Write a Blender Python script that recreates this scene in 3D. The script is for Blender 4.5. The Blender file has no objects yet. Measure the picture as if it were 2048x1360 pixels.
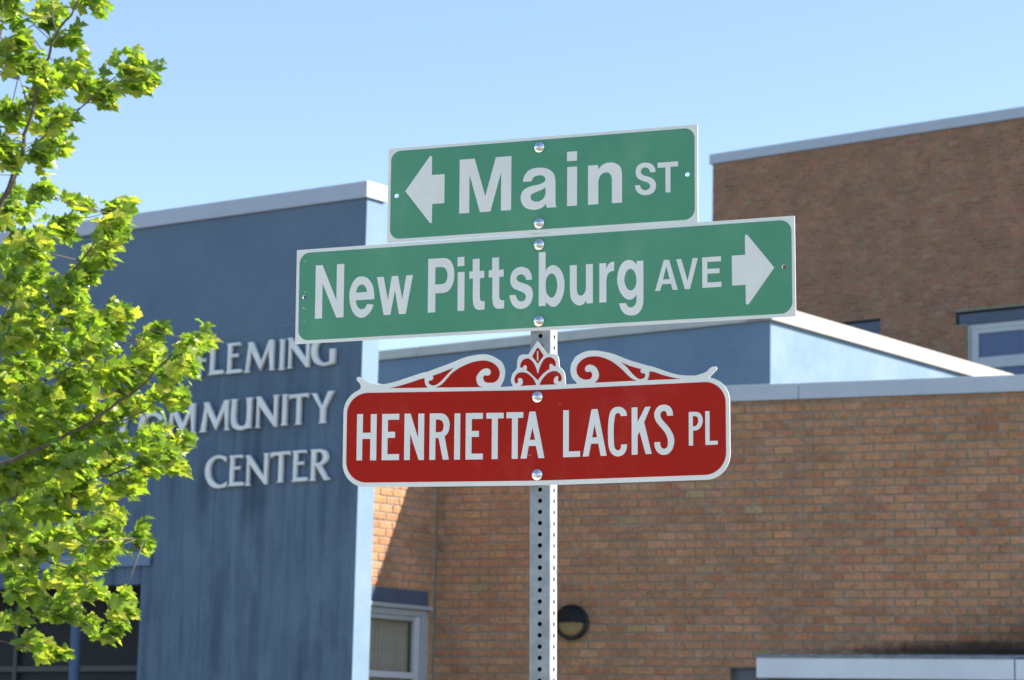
import bpy, bmesh, math, random
import numpy as np
from mathutils import Matrix, Vector, noise as mnoise
from mathutils.geometry import tessellate_polygon

R = math.radians
scene = bpy.context.scene
COL = scene.collection
random.seed(7)

# ------------------------------------------------------------------ camera
cam_data = bpy.data.cameras.new('camera')
cam = bpy.data.objects.new('camera', cam_data)
COL.objects.link(cam)
scene.camera = cam
CAM_Z, PITCH, ROLL = 1.55, R(9.46), R(1.24)
fwd = Vector((0, math.cos(PITCH), math.sin(PITCH)))
dwn = Vector((0, math.sin(PITCH), -math.cos(PITCH)))
rgt = Vector((1, 0, 0))
cr, sr = math.cos(ROLL), math.sin(ROLL)
cx_ = rgt * cr - dwn * sr
cd_ = rgt * sr + dwn * cr
m = Matrix((cx_, -cd_, -fwd)).transposed().to_4x4()
m.translation = (0, 0, CAM_Z)
cam.matrix_world = m
cam_data.sensor_width = 36.0
cam_data.sensor_fit = 'HORIZONTAL'
cam_data.lens = 4976.0 / 2048.0 * 36.0
cam_data.clip_start = 0.1
cam_data.clip_end = 3000
cam_data.dof.use_dof = True
cam_data.dof.focus_distance = 5.74
cam_data.dof.aperture_fstop = 11.5

# ------------------------------------------------------------------ light
SUN_EL, SUN_AZ = R(42.5), R(89.0)          # azimuth from +Y towards +X
world = bpy.data.worlds.new('World')
scene.world = world
world.use_nodes = True
wn = world.node_tree.nodes
wn.clear()
wo = wn.new('ShaderNodeOutputWorld')
wb = wn.new('ShaderNodeBackground')
ws = wn.new('ShaderNodeTexSky')
ws.sky_type = 'NISHITA'
ws.sun_disc = False
ws.sun_elevation = SUN_EL
ws.sun_rotation = SUN_AZ
ws.air_density = 1.0
ws.dust_density = 0.6
ws.ozone_density = 1.2
wb.inputs['Strength'].default_value = 0.085
world.node_tree.links.new(ws.outputs[0], wb.inputs[0])
world.node_tree.links.new(wb.outputs[0], wo.inputs[0])
sun_data = bpy.data.lights.new('sun', 'SUN')
sun_data.energy = 5.0
sun_data.angle = R(0.53)
sun_data.color = (1.0, 0.89, 0.735)
sun = bpy.data.objects.new('sun', sun_data)
COL.objects.link(sun)
sdir = Vector((math.sin(SUN_AZ) * math.cos(SUN_EL), math.cos(SUN_AZ) * math.cos(SUN_EL), math.sin(SUN_EL)))
sun.rotation_euler = sdir.to_track_quat('Z', 'Y').to_euler()
sun.location = sdir * 60
scene.view_settings.view_transform = 'Standard'
scene.view_settings.look = 'None'
scene.view_settings.gamma = 1.0
scene.view_settings.use_curve_mapping = False
scene.view_settings.exposure = 1.53

# ------------------------------------------------------------------ traced sign faces
# contours in units of 0.1 mm on the face of each board: (across, up, corner flag)
MAIN_ST = [
  ('arrow', [[(-3358,76,1),(-2750,873,1),(-2734,888,1),(-2712,888,1),(-2695,876,1),(-2686,854,1),(-2686,422,1),(-2361,422,1),(-2361,-280,1),(-2670,-280,1),(-2670,-705,1),(-2672,-727,1),(-2689,-740,1),(-2710,-736,1),(-2728,-721,1)]]),
  ('M', [[(-1984,741,1),(-1608,741,1),(-1335,-183,1),(-1079,733,1),(-690,733,1),(-690,-555,1),(-942,-555,1),(-942,368,1),(-1202,-557,1),(-1464,-557,1),(-1733,362,1),(-1733,-555,1),(-1984,-555,1)]]),
  ('a', [[(-405,93,1),(-379,208,0),(-280,342,0),(-135,398,0),(28,405,0),(209,363,0),(345,253,0),(391,119,0),(401,-57,0),(405,-458,0),(431,-561,1),(193,-561,1),(160,-464,1),(88,-541,0),(-20,-581,0),(-146,-587,0),(-328,-531,0),(-429,-402,0),(-453,-269,0),(-421,-148,0),(-331,-67,0),(-186,-21,0),(-6,7,0),(112,51,0),(151,109,0),(135,168,0),(84,207,0),(11,223,0),(-79,213,0),(-152,175,0),(-191,93,1)],[(159,-75,1),(68,-121,0),(-77,-172,0),(-176,-209,0),(-212,-285,0),(-175,-358,0),(-84,-397,0),(15,-392,0),(96,-341,0),(150,-258,0),(160,-162,0)]]),
  ('i', [[(678,731,1),(924,731,1),(924,508,1),(678,508,1)],[(685,369,1),(927,369,1),(927,-557,1),(685,-557,1)]]),
  ('n', [[(1193,366,1),(1429,366,1),(1447,261,1),(1518,343,0),(1625,392,0),(1749,402,0),(1873,367,0),(1971,284,0),(2008,160,0),(2015,4,1),(2015,-560,1),(1770,-560,1),(1770,21,1),(1741,110,0),(1687,162,0),(1616,176,0),(1536,150,0),(1474,85,0),(1443,-25,1),(1443,-560,1),(1193,-560,1)]]),
  ('S', [[(2815,102,1),(2803,190,0),(2751,269,0),(2665,319,0),(2559,336,0),(2452,319,0),(2375,255,0),(2342,147,0),(2361,31,0),(2423,-39,0),(2529,-94,0),(2626,-133,0),(2680,-190,0),(2683,-247,0),(2645,-292,0),(2568,-309,0),(2491,-277,0),(2462,-232,0),(2442,-179,1),(2322,-179,1),(2346,-281,0),(2404,-360,0),(2490,-410,0),(2587,-426,0),(2702,-409,0),(2789,-340,0),(2826,-229,0),(2809,-133,0),(2751,-53,0),(2645,2,0),(2539,38,0),(2475,90,0),(2468,157,0),(2500,211,0),(2568,226,0),(2636,202,0),(2674,151,0),(2690,102,1)]]),
  ('T', [[(2865,313,1),(3352,313,1),(3352,196,1),(3170,196,1),(3170,-398,1),(3051,-398,1),(3051,193,1),(2865,193,1)]]),
]
NEW_PITT = [
  ('N', [[(-5588,734,1),(-5411,734,1),(-5037,-137,1),(-5037,729,1),(-4847,729,1),(-4847,-562,1),(-5031,-562,1),(-5403,287,1),(-5403,-559,1),(-5588,-559,1)]]),
  ('e', [[(-4058,-172,1),(-4067,-27,0),(-4111,170,0),(-4228,333,0),(-4374,395,0),(-4520,370,0),(-4633,240,0),(-4696,49,0),(-4699,-146,0),(-4654,-344,0),(-4558,-515,0),(-4400,-601,0),(-4256,-560,0),(-4143,-450,0),(-4077,-298,1),(-4246,-279,1),(-4290,-364,0),(-4362,-397,0),(-4446,-375,0),(-4510,-284,0),(-4538,-172,1)],[(-4529,13,1),(-4505,116,0),(-4454,181,0),(-4382,202,0),(-4319,173,0),(-4266,92,0),(-4252,13,1)]]),
  ('w', [[(-4000,353,1),(-3828,353,1),(-3712,-213,1),(-3621,355,1),(-3462,355,1),(-3346,-214,1),(-3252,352,1),(-3082,352,1),(-3255,-568,1),(-3426,-568,1),(-3536,10,1),(-3646,-569,1),(-3815,-569,1)]]),
  ('P', [[(-2698,709,1),(-2364,709,1),(-2253,699,0),(-2141,634,0),(-2066,497,0),(-2041,320,0),(-2054,146,0),(-2117,-8,0),(-2199,-90,0),(-2300,-124,1),(-2510,-124,1),(-2510,-572,1),(-2698,-572,1)],[(-2517,499,1),(-2362,499,1),(-2278,467,0),(-2226,384,0),(-2210,287,0),(-2229,174,0),(-2275,107,0),(-2358,88,1),(-2517,88,1)]]),
  ('i', [[(-1961,706,1),(-1791,706,1),(-1791,488,1),(-1961,488,1)],[(-1953,347,1),(-1783,347,1),(-1783,-575,1),(-1953,-575,1)]]),
  ('t', [[(-1581,637,1),(-1409,637,1),(-1409,343,1),(-1292,343,1),(-1292,173,1),(-1400,173,1),(-1400,-294,1),(-1373,-361,0),(-1325,-377,1),(-1279,-377,1),(-1279,-572,1),(-1361,-577,0),(-1434,-575,0),(-1516,-530,0),(-1557,-441,0),(-1574,-301,1),(-1574,175,1),(-1664,175,1),(-1664,345,1),(-1581,345,1)]]),
  ('t', [[(-1098,636,1),(-927,636,1),(-927,341,1),(-811,341,1),(-811,175,1),(-919,175,1),(-919,-296,1),(-892,-363,0),(-845,-381,1),(-797,-381,1),(-797,-571,1),(-878,-578,0),(-951,-576,0),(-1033,-532,0),(-1074,-443,0),(-1090,-303,1),(-1090,174,1),(-1181,174,1),(-1181,345,1),(-1098,345,1)]]),
  ('s', [[(-113,61,1),(-131,187,0),(-195,303,0),(-295,361,0),(-403,377,0),(-530,341,0),(-611,250,0),(-646,114,0),(-631,-17,0),(-564,-117,0),(-446,-176,0),(-337,-225,0),(-274,-281,0),(-263,-351,0),(-301,-418,0),(-382,-435,0),(-454,-400,0),(-494,-337,0),(-518,-275,1),(-668,-275,1),(-644,-389,0),(-580,-514,0),(-489,-588,0),(-381,-612,0),(-255,-584,0),(-147,-487,0),(-94,-334,0),(-103,-196,0),(-167,-88,0),(-275,-30,0),(-392,12,0),(-474,60,0),(-492,122,0),(-456,180,0),(-375,201,0),(-303,162,0),(-270,108,0),(-257,61,1)]]),
  ('b', [[(51,693,1),(218,693,1),(218,244,1),(275,320,0),(352,364,0),(437,364,0),(539,304,0),(624,175,0),(670,17,0),(679,-147,0),(650,-325,0),(582,-485,0),(489,-585,0),(396,-606,0),(311,-567,0),(226,-489,1),(226,-575,1),(51,-575,1)],[(362,178,0),(454,112,0),(497,-22,0),(502,-153,0),(472,-282,0),(421,-369,0),(363,-393,0),(294,-353,0),(237,-252,0),(221,-104,0),(230,27,0),(275,131,0)]]),
  ('u', [[(808,338,1),(976,338,1),(976,-246,1),(997,-329,0),(1039,-377,0),(1089,-383,0),(1148,-346,0),(1187,-275,0),(1197,-178,1),(1197,339,1),(1363,339,1),(1363,-576,1),(1206,-576,1),(1206,-488,1),(1148,-574,0),(1064,-610,0),(980,-597,0),(895,-535,0),(836,-434,0),(814,-302,0),(808,-171,1)]]),
  ('r', [[(1519,339,1),(1684,339,1),(1684,200,1),(1729,295,0),(1796,348,0),(1875,364,1),(1875,143,1),(1795,136,0),(1728,83,0),(1695,-12,0),(1688,-142,1),(1688,-574,1),(1519,-574,1)]]),
  ('g', [[(2411,340,1),(2571,340,1),(2571,-518,1),(2558,-678,0),(2500,-812,0),(2400,-895,0),(2268,-912,0),(2135,-872,0),(2044,-770,0),(1989,-618,1),(2156,-618,1),(2185,-681,0),(2235,-720,0),(2301,-720,0),(2368,-675,0),(2401,-589,0),(2409,-427,1),(2352,-505,0),(2269,-545,0),(2186,-536,0),(2086,-457,0),(2003,-323,0),(1959,-174,0),(1947,-44,0),(1971,117,0),(2030,260,0),(2122,352,0),(2239,377,0),(2330,342,0),(2411,253,1)],[(2266,169,0),(2338,127,0),(2387,27,0),(2407,-104,0),(2390,-216,0),(2336,-310,0),(2265,-333,0),(2195,-294,0),(2137,-185,0),(2117,-70,0),(2138,42,0),(2188,136,0)]]),
  ('A', [[(3056,322,1),(3181,322,1),(3380,-381,1),(3264,-381,1),(3220,-235,1),(3012,-235,1),(2965,-382,1),(2846,-382,1)],[(3114,175,1),(3191,-126,1),(3033,-126,1)]]),
  ('V', [[(3346,322,1),(3464,322,1),(3612,-191,1),(3735,321,1),(3857,321,1),(3666,-381,1),(3548,-381,1)]]),
  ('E', [[(3955,325,1),(4394,325,1),(4394,213,1),(4073,213,1),(4073,52,1),(4358,52,1),(4358,-58,1),(4075,-58,1),(4075,-260,1),(4400,-260,1),(4400,-374,1),(3955,-374,1)]]),
  ('arrow', [[(4646,323,1),(4954,323,1),(4954,748,1),(4966,776,1),(4987,787,1),(5013,773,1),(5620,-11,1),(5036,-793,1),(5009,-816,1),(4979,-814,1),(4958,-789,1),(4958,-363,1),(4646,-363,1)]]),
]
HENRIETTA = [
  ('H', [[(-4247,546,1),(-4107,546,1),(-4107,107,1),(-3920,107,1),(-3920,541,1),(-3779,541,1),(-3779,-540,1),(-3924,-540,1),(-3924,-37,1),(-4114,-37,1),(-4114,-537,1),(-4247,-537,1)]]),
  ('E', [[(-3651,540,1),(-3247,540,1),(-3247,403,1),(-3512,403,1),(-3512,122,1),(-3341,122,1),(-3341,-19,1),(-3516,-19,1),(-3516,-401,1),(-3239,-401,1),(-3239,-540,1),(-3651,-540,1)]]),
  ('N', [[(-3121,540,1),(-2978,540,1),(-2796,-32,1),(-2796,537,1),(-2654,537,1),(-2654,-545,1),(-2776,-545,1),(-2984,68,1),(-2984,-542,1),(-3121,-542,1)]]),
  ('R', [[(-2525,536,1),(-2266,536,1),(-2173,508,0),(-2094,422,0),(-2058,306,0),(-2063,182,0),(-2098,75,0),(-2172,-1,1),(-2068,-546,1),(-2208,-546,1),(-2314,-41,1),(-2386,-41,1),(-2386,-546,1),(-2525,-546,1)],[(-2382,393,1),(-2312,393,1),(-2241,362,0),(-2204,292,0),(-2198,230,0),(-2215,146,0),(-2254,105,0),(-2324,96,1),(-2382,96,1)]]),
  ('I', [[(-1944,529,1),(-1806,529,1),(-1806,-548,1),(-1944,-548,1)]]),
  ('E', [[(-1677,531,1),(-1275,531,1),(-1275,392,1),(-1536,392,1),(-1536,113,1),(-1367,113,1),(-1367,-25,1),(-1538,-25,1),(-1538,-414,1),(-1271,-414,1),(-1271,-550,1),(-1677,-550,1)]]),
  ('T', [[(-1198,528,1),(-791,528,1),(-791,398,1),(-925,398,1),(-925,-546,1),(-1066,-546,1),(-1066,394,1),(-1198,394,1)]]),
  ('T', [[(-728,535,1),(-332,535,1),(-332,403,1),(-459,403,1),(-459,-545,1),(-597,-545,1),(-597,397,1),(-728,397,1)]]),
  ('A', [[(-185,541,1),(-46,541,1),(173,-541,1),(31,-541,1),(-32,-254,1),(-201,-254,1),(-249,-543,1),(-389,-543,1)],[(-115,171,1),(-50,-114,1),(-177,-114,1)]]),
  ('L', [[(626,544,1),(764,544,1),(764,-409,1),(1037,-409,1),(1037,-539,1),(626,-539,1)]]),
  ('A', [[(1313,540,1),(1457,540,1),(1677,-540,1),(1533,-540,1),(1473,-253,1),(1301,-253,1),(1243,-539,1),(1100,-539,1)],[(1384,186,1),(1446,-108,1),(1328,-108,1)]]),
  ('C', [[(2160,354,1),(2143,445,0),(2090,514,0),(2029,554,0),(1949,569,0),(1844,547,0),(1764,461,0),(1729,327,0),(1711,159,0),(1706,-43,0),(1716,-279,0),(1746,-415,0),(1808,-509,0),(1896,-558,0),(1983,-563,0),(2080,-519,0),(2141,-429,0),(2164,-296,1),(2019,-296,1),(2015,-366,0),(1992,-410,0),(1945,-429,0),(1896,-407,0),(1869,-361,0),(1852,-284,0),(1843,-48,0),(1847,154,0),(1870,338,0),(1888,397,0),(1940,428,0),(1984,414,0),(2016,354,1)]]),
  ('K', [[(2273,539,1),(2412,539,1),(2412,198,1),(2598,540,1),(2726,540,1),(2571,191,1),(2746,-537,1),(2604,-537,1),(2460,-22,1),(2414,-113,1),(2414,-541,1),(2273,-541,1)]]),
  ('S', [[(3253,313,1),(3241,415,0),(3190,509,0),(3112,558,0),(3034,570,0),(2938,554,0),(2860,490,0),(2812,383,0),(2824,265,0),(2876,162,0),(2962,58,0),(3049,-46,0),(3109,-165,0),(3131,-283,0),(3117,-382,0),(3082,-422,0),(3030,-429,0),(2978,-402,0),(2952,-343,0),(2949,-273,1),(2813,-273,1),(2822,-388,0),(2873,-490,0),(2951,-551,0),(3029,-569,0),(3133,-549,0),(3220,-469,0),(3272,-338,0),(3276,-205,0),(3239,-86,0),(3153,51,0),(3050,172,0),(2980,258,0),(2955,335,0),(2972,401,0),(3033,432,0),(3085,405,0),(3108,354,0),(3111,313,1)]]),
  ('P', [[(3621,379,1),(3759,379,1),(3862,355,0),(3922,286,0),(3947,202,0),(3938,102,0),(3894,21,0),(3825,-35,0),(3739,-48,1),(3721,-49,1),(3721,-384,1),(3621,-384,1)],[(3718,283,1),(3759,283,1),(3819,257,0),(3844,189,0),(3835,123,0),(3800,66,0),(3748,48,1),(3718,48,1)]]),
  ('L', [[(4007,380,1),(4107,380,1),(4107,-295,1),(4295,-295,1),(4295,-383,1),(4007,-383,1)]]),
]
SCROLLS = [
  ('scroll', [[(-3483,1146,1),(-2588,1142,1),(-2637,1211,0),(-2658,1289,0),(-2659,1359,1),(-2747,1349,0),(-2943,1284,0),(-3237,1201,0)]]),
  ('scroll', [[(-1978,1598,1),(-2193,1516,0),(-2369,1450,0),(-2472,1421,1),(-2451,1364,0),(-2485,1314,0),(-2544,1305,0),(-2563,1268,0),(-2533,1219,0),(-2464,1191,0),(-2386,1207,0),(-2298,1264,0),(-2211,1350,0),(-2114,1456,0)]]),
  ('scroll', [[(-2395,1141,1),(-2268,1205,0),(-2152,1320,0),(-2026,1464,0),(-1880,1569,0),(-1734,1644,0),(-1539,1719,0),(-1344,1752,0),(-1198,1747,0),(-1051,1691,0),(-943,1592,0),(-893,1474,0),(-902,1377,0),(-941,1300,0),(-1018,1243,0),(-1135,1231,0),(-1233,1256,0),(-1274,1325,0),(-1268,1383,0),(-1234,1407,0),(-1165,1396,0),(-1112,1434,0),(-1100,1497,0),(-1138,1551,0),(-1196,1572,0),(-1294,1549,0),(-1381,1473,0),(-1434,1386,0),(-1438,1289,0),(-1408,1201,0),(-1358,1152,0),(-1290,1133,1)]]),
  ('scroll', [[(1391,1151,1),(1451,1207,0),(1486,1283,0),(1486,1369,0),(1451,1457,0),(1391,1527,0),(1320,1564,0),(1250,1578,0),(1180,1547,0),(1147,1491,0),(1160,1433,0),(1210,1403,0),(1260,1415,0),(1305,1392,0),(1322,1319,0),(1305,1272,0),(1260,1240,0),(1180,1232,0),(1089,1253,0),(1009,1305,0),(958,1385,0),(943,1482,0),(968,1577,0),(1038,1660,0),(1129,1723,0),(1240,1756,0),(1380,1761,0),(1511,1743,0),(1661,1692,0),(1811,1612,0),(1961,1499,0),(2080,1388,0),(2209,1258,0),(2308,1186,0),(2397,1151,1)]]),
  ('scroll', [[(2015,1602,1),(2209,1506,0),(2408,1439,0),(2497,1416,1),(2482,1359,0),(2516,1315,0),(2576,1307,0),(2597,1268,0),(2575,1212,0),(2506,1182,0),(2437,1194,0),(2358,1251,0),(2259,1351,0),(2160,1470,0)]]),
  ('scroll', [[(2696,1349,1),(2810,1329,0),(3006,1253,0),(3251,1180,0),(3432,1143,1),(2646,1149,1),(2681,1216,0),(2693,1292,0)]]),
  ('diamond', [[(-18,2021,1),(20,2021,1),(143,1837,1),(5,1653,1),(-129,1828,1)],[(-18,1947,1),(17,1947,1),(18,1725,1),(-17,1725,1)]]),
  ('leaf_scroll', [[(7,1267,1),(-56,1329,0),(-159,1429,0),(-263,1513,1),(-253,1574,0),(-274,1621,0),(-310,1627,0),(-336,1602,0),(-356,1571,1),(-413,1575,1),(-403,1659,0),(-357,1741,0),(-275,1781,0),(-203,1775,0),(-130,1717,0),(-68,1623,0),(-26,1519,0),(-5,1431,1),(23,1431,1),(39,1517,0),(81,1629,0),(146,1739,0),(222,1787,0),(308,1793,0),(384,1753,0),(427,1684,0),(439,1585,1),(390,1583,1),(352,1631,0),(309,1638,0),(282,1608,0),(288,1526,1),(201,1468,0),(104,1391,0)]]),
  ('leaf_scroll', [[(-29,1159,1),(-421,1145,1),(-364,1175,0),(-349,1226,0),(-360,1298,0),(-396,1329,0),(-448,1325,0),(-468,1289,0),(-462,1238,0),(-498,1202,0),(-529,1229,0),(-545,1301,0),(-520,1383,0),(-459,1444,0),(-366,1463,0),(-263,1441,0),(-170,1377,0),(-87,1283,0)]]),
  ('leaf_scroll', [[(46,1157,1),(94,1257,0),(180,1366,0),(288,1444,0),(396,1469,0),(482,1444,0),(547,1390,0),(585,1306,0),(574,1245,0),(537,1216,0),(499,1249,0),(502,1331,0),(472,1347,0),(418,1324,0),(386,1254,0),(397,1192,0),(440,1154,1)]]),
]
CREST = [
  ('crest', [[(-4175,1153,1),(-4176,1216,0),(-4206,1275,0),(-4257,1325,0),(-4277,1379,0),(-4248,1423,0),(-4179,1417,0),(-4129,1382,0),(-4059,1322,0),(-3959,1271,0),(-3830,1240,0),(-3691,1240,0),(-3554,1255,0),(-3337,1300,0),(-3043,1393,0),(-2651,1513,0),(-2664,1494,0),(-2371,1597,0),(-2077,1699,0),(-1833,1797,0),(-1638,1857,0),(-1394,1896,0),(-1248,1901,0),(-1101,1872,0),(-954,1796,0),(-856,1726,0),(-797,1628,0),(-769,1511,0),(-771,1414,0),(-800,1288,0),(-843,1202,0),(-881,1129,1),(-575,1142,1),(-612,1209,0),(-628,1282,0),(-613,1374,0),(-593,1436,0),(-552,1482,0),(-506,1532,1),(-486,1620,0),(-481,1723,0),(-461,1805,0),(-420,1861,0),(-348,1880,0),(-224,1878,1),(-4,2200,1),(205,1901,1),(265,1877,0),(405,1860,0),(470,1836,0),(508,1752,0),(525,1566,1),(579,1517,0),(633,1447,0),(660,1354,0),(671,1251,0),(677,1148,1),(948,1144,1),(928,1193,0),(857,1264,0),(812,1363,0),(796,1489,0),(816,1613,0),(867,1698,0),(917,1773,0),(1008,1826,0),(1139,1882,0),(1280,1899,0),(1420,1894,0),(1611,1858,0),(1811,1804,0),(2011,1722,0),(2210,1636,0),(2457,1551,0),(2675,1479,0),(2761,1460,0),(3056,1346,0),(3252,1275,0),(3447,1229,0),(3642,1208,0),(3788,1206,0),(3935,1242,0),(4051,1283,0),(4110,1347,0),(4178,1381,0),(4256,1387,0),(4286,1348,0),(4270,1301,0),(4206,1238,0),(4118,1157,1),(4108,1125,1)]]),
]
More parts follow.
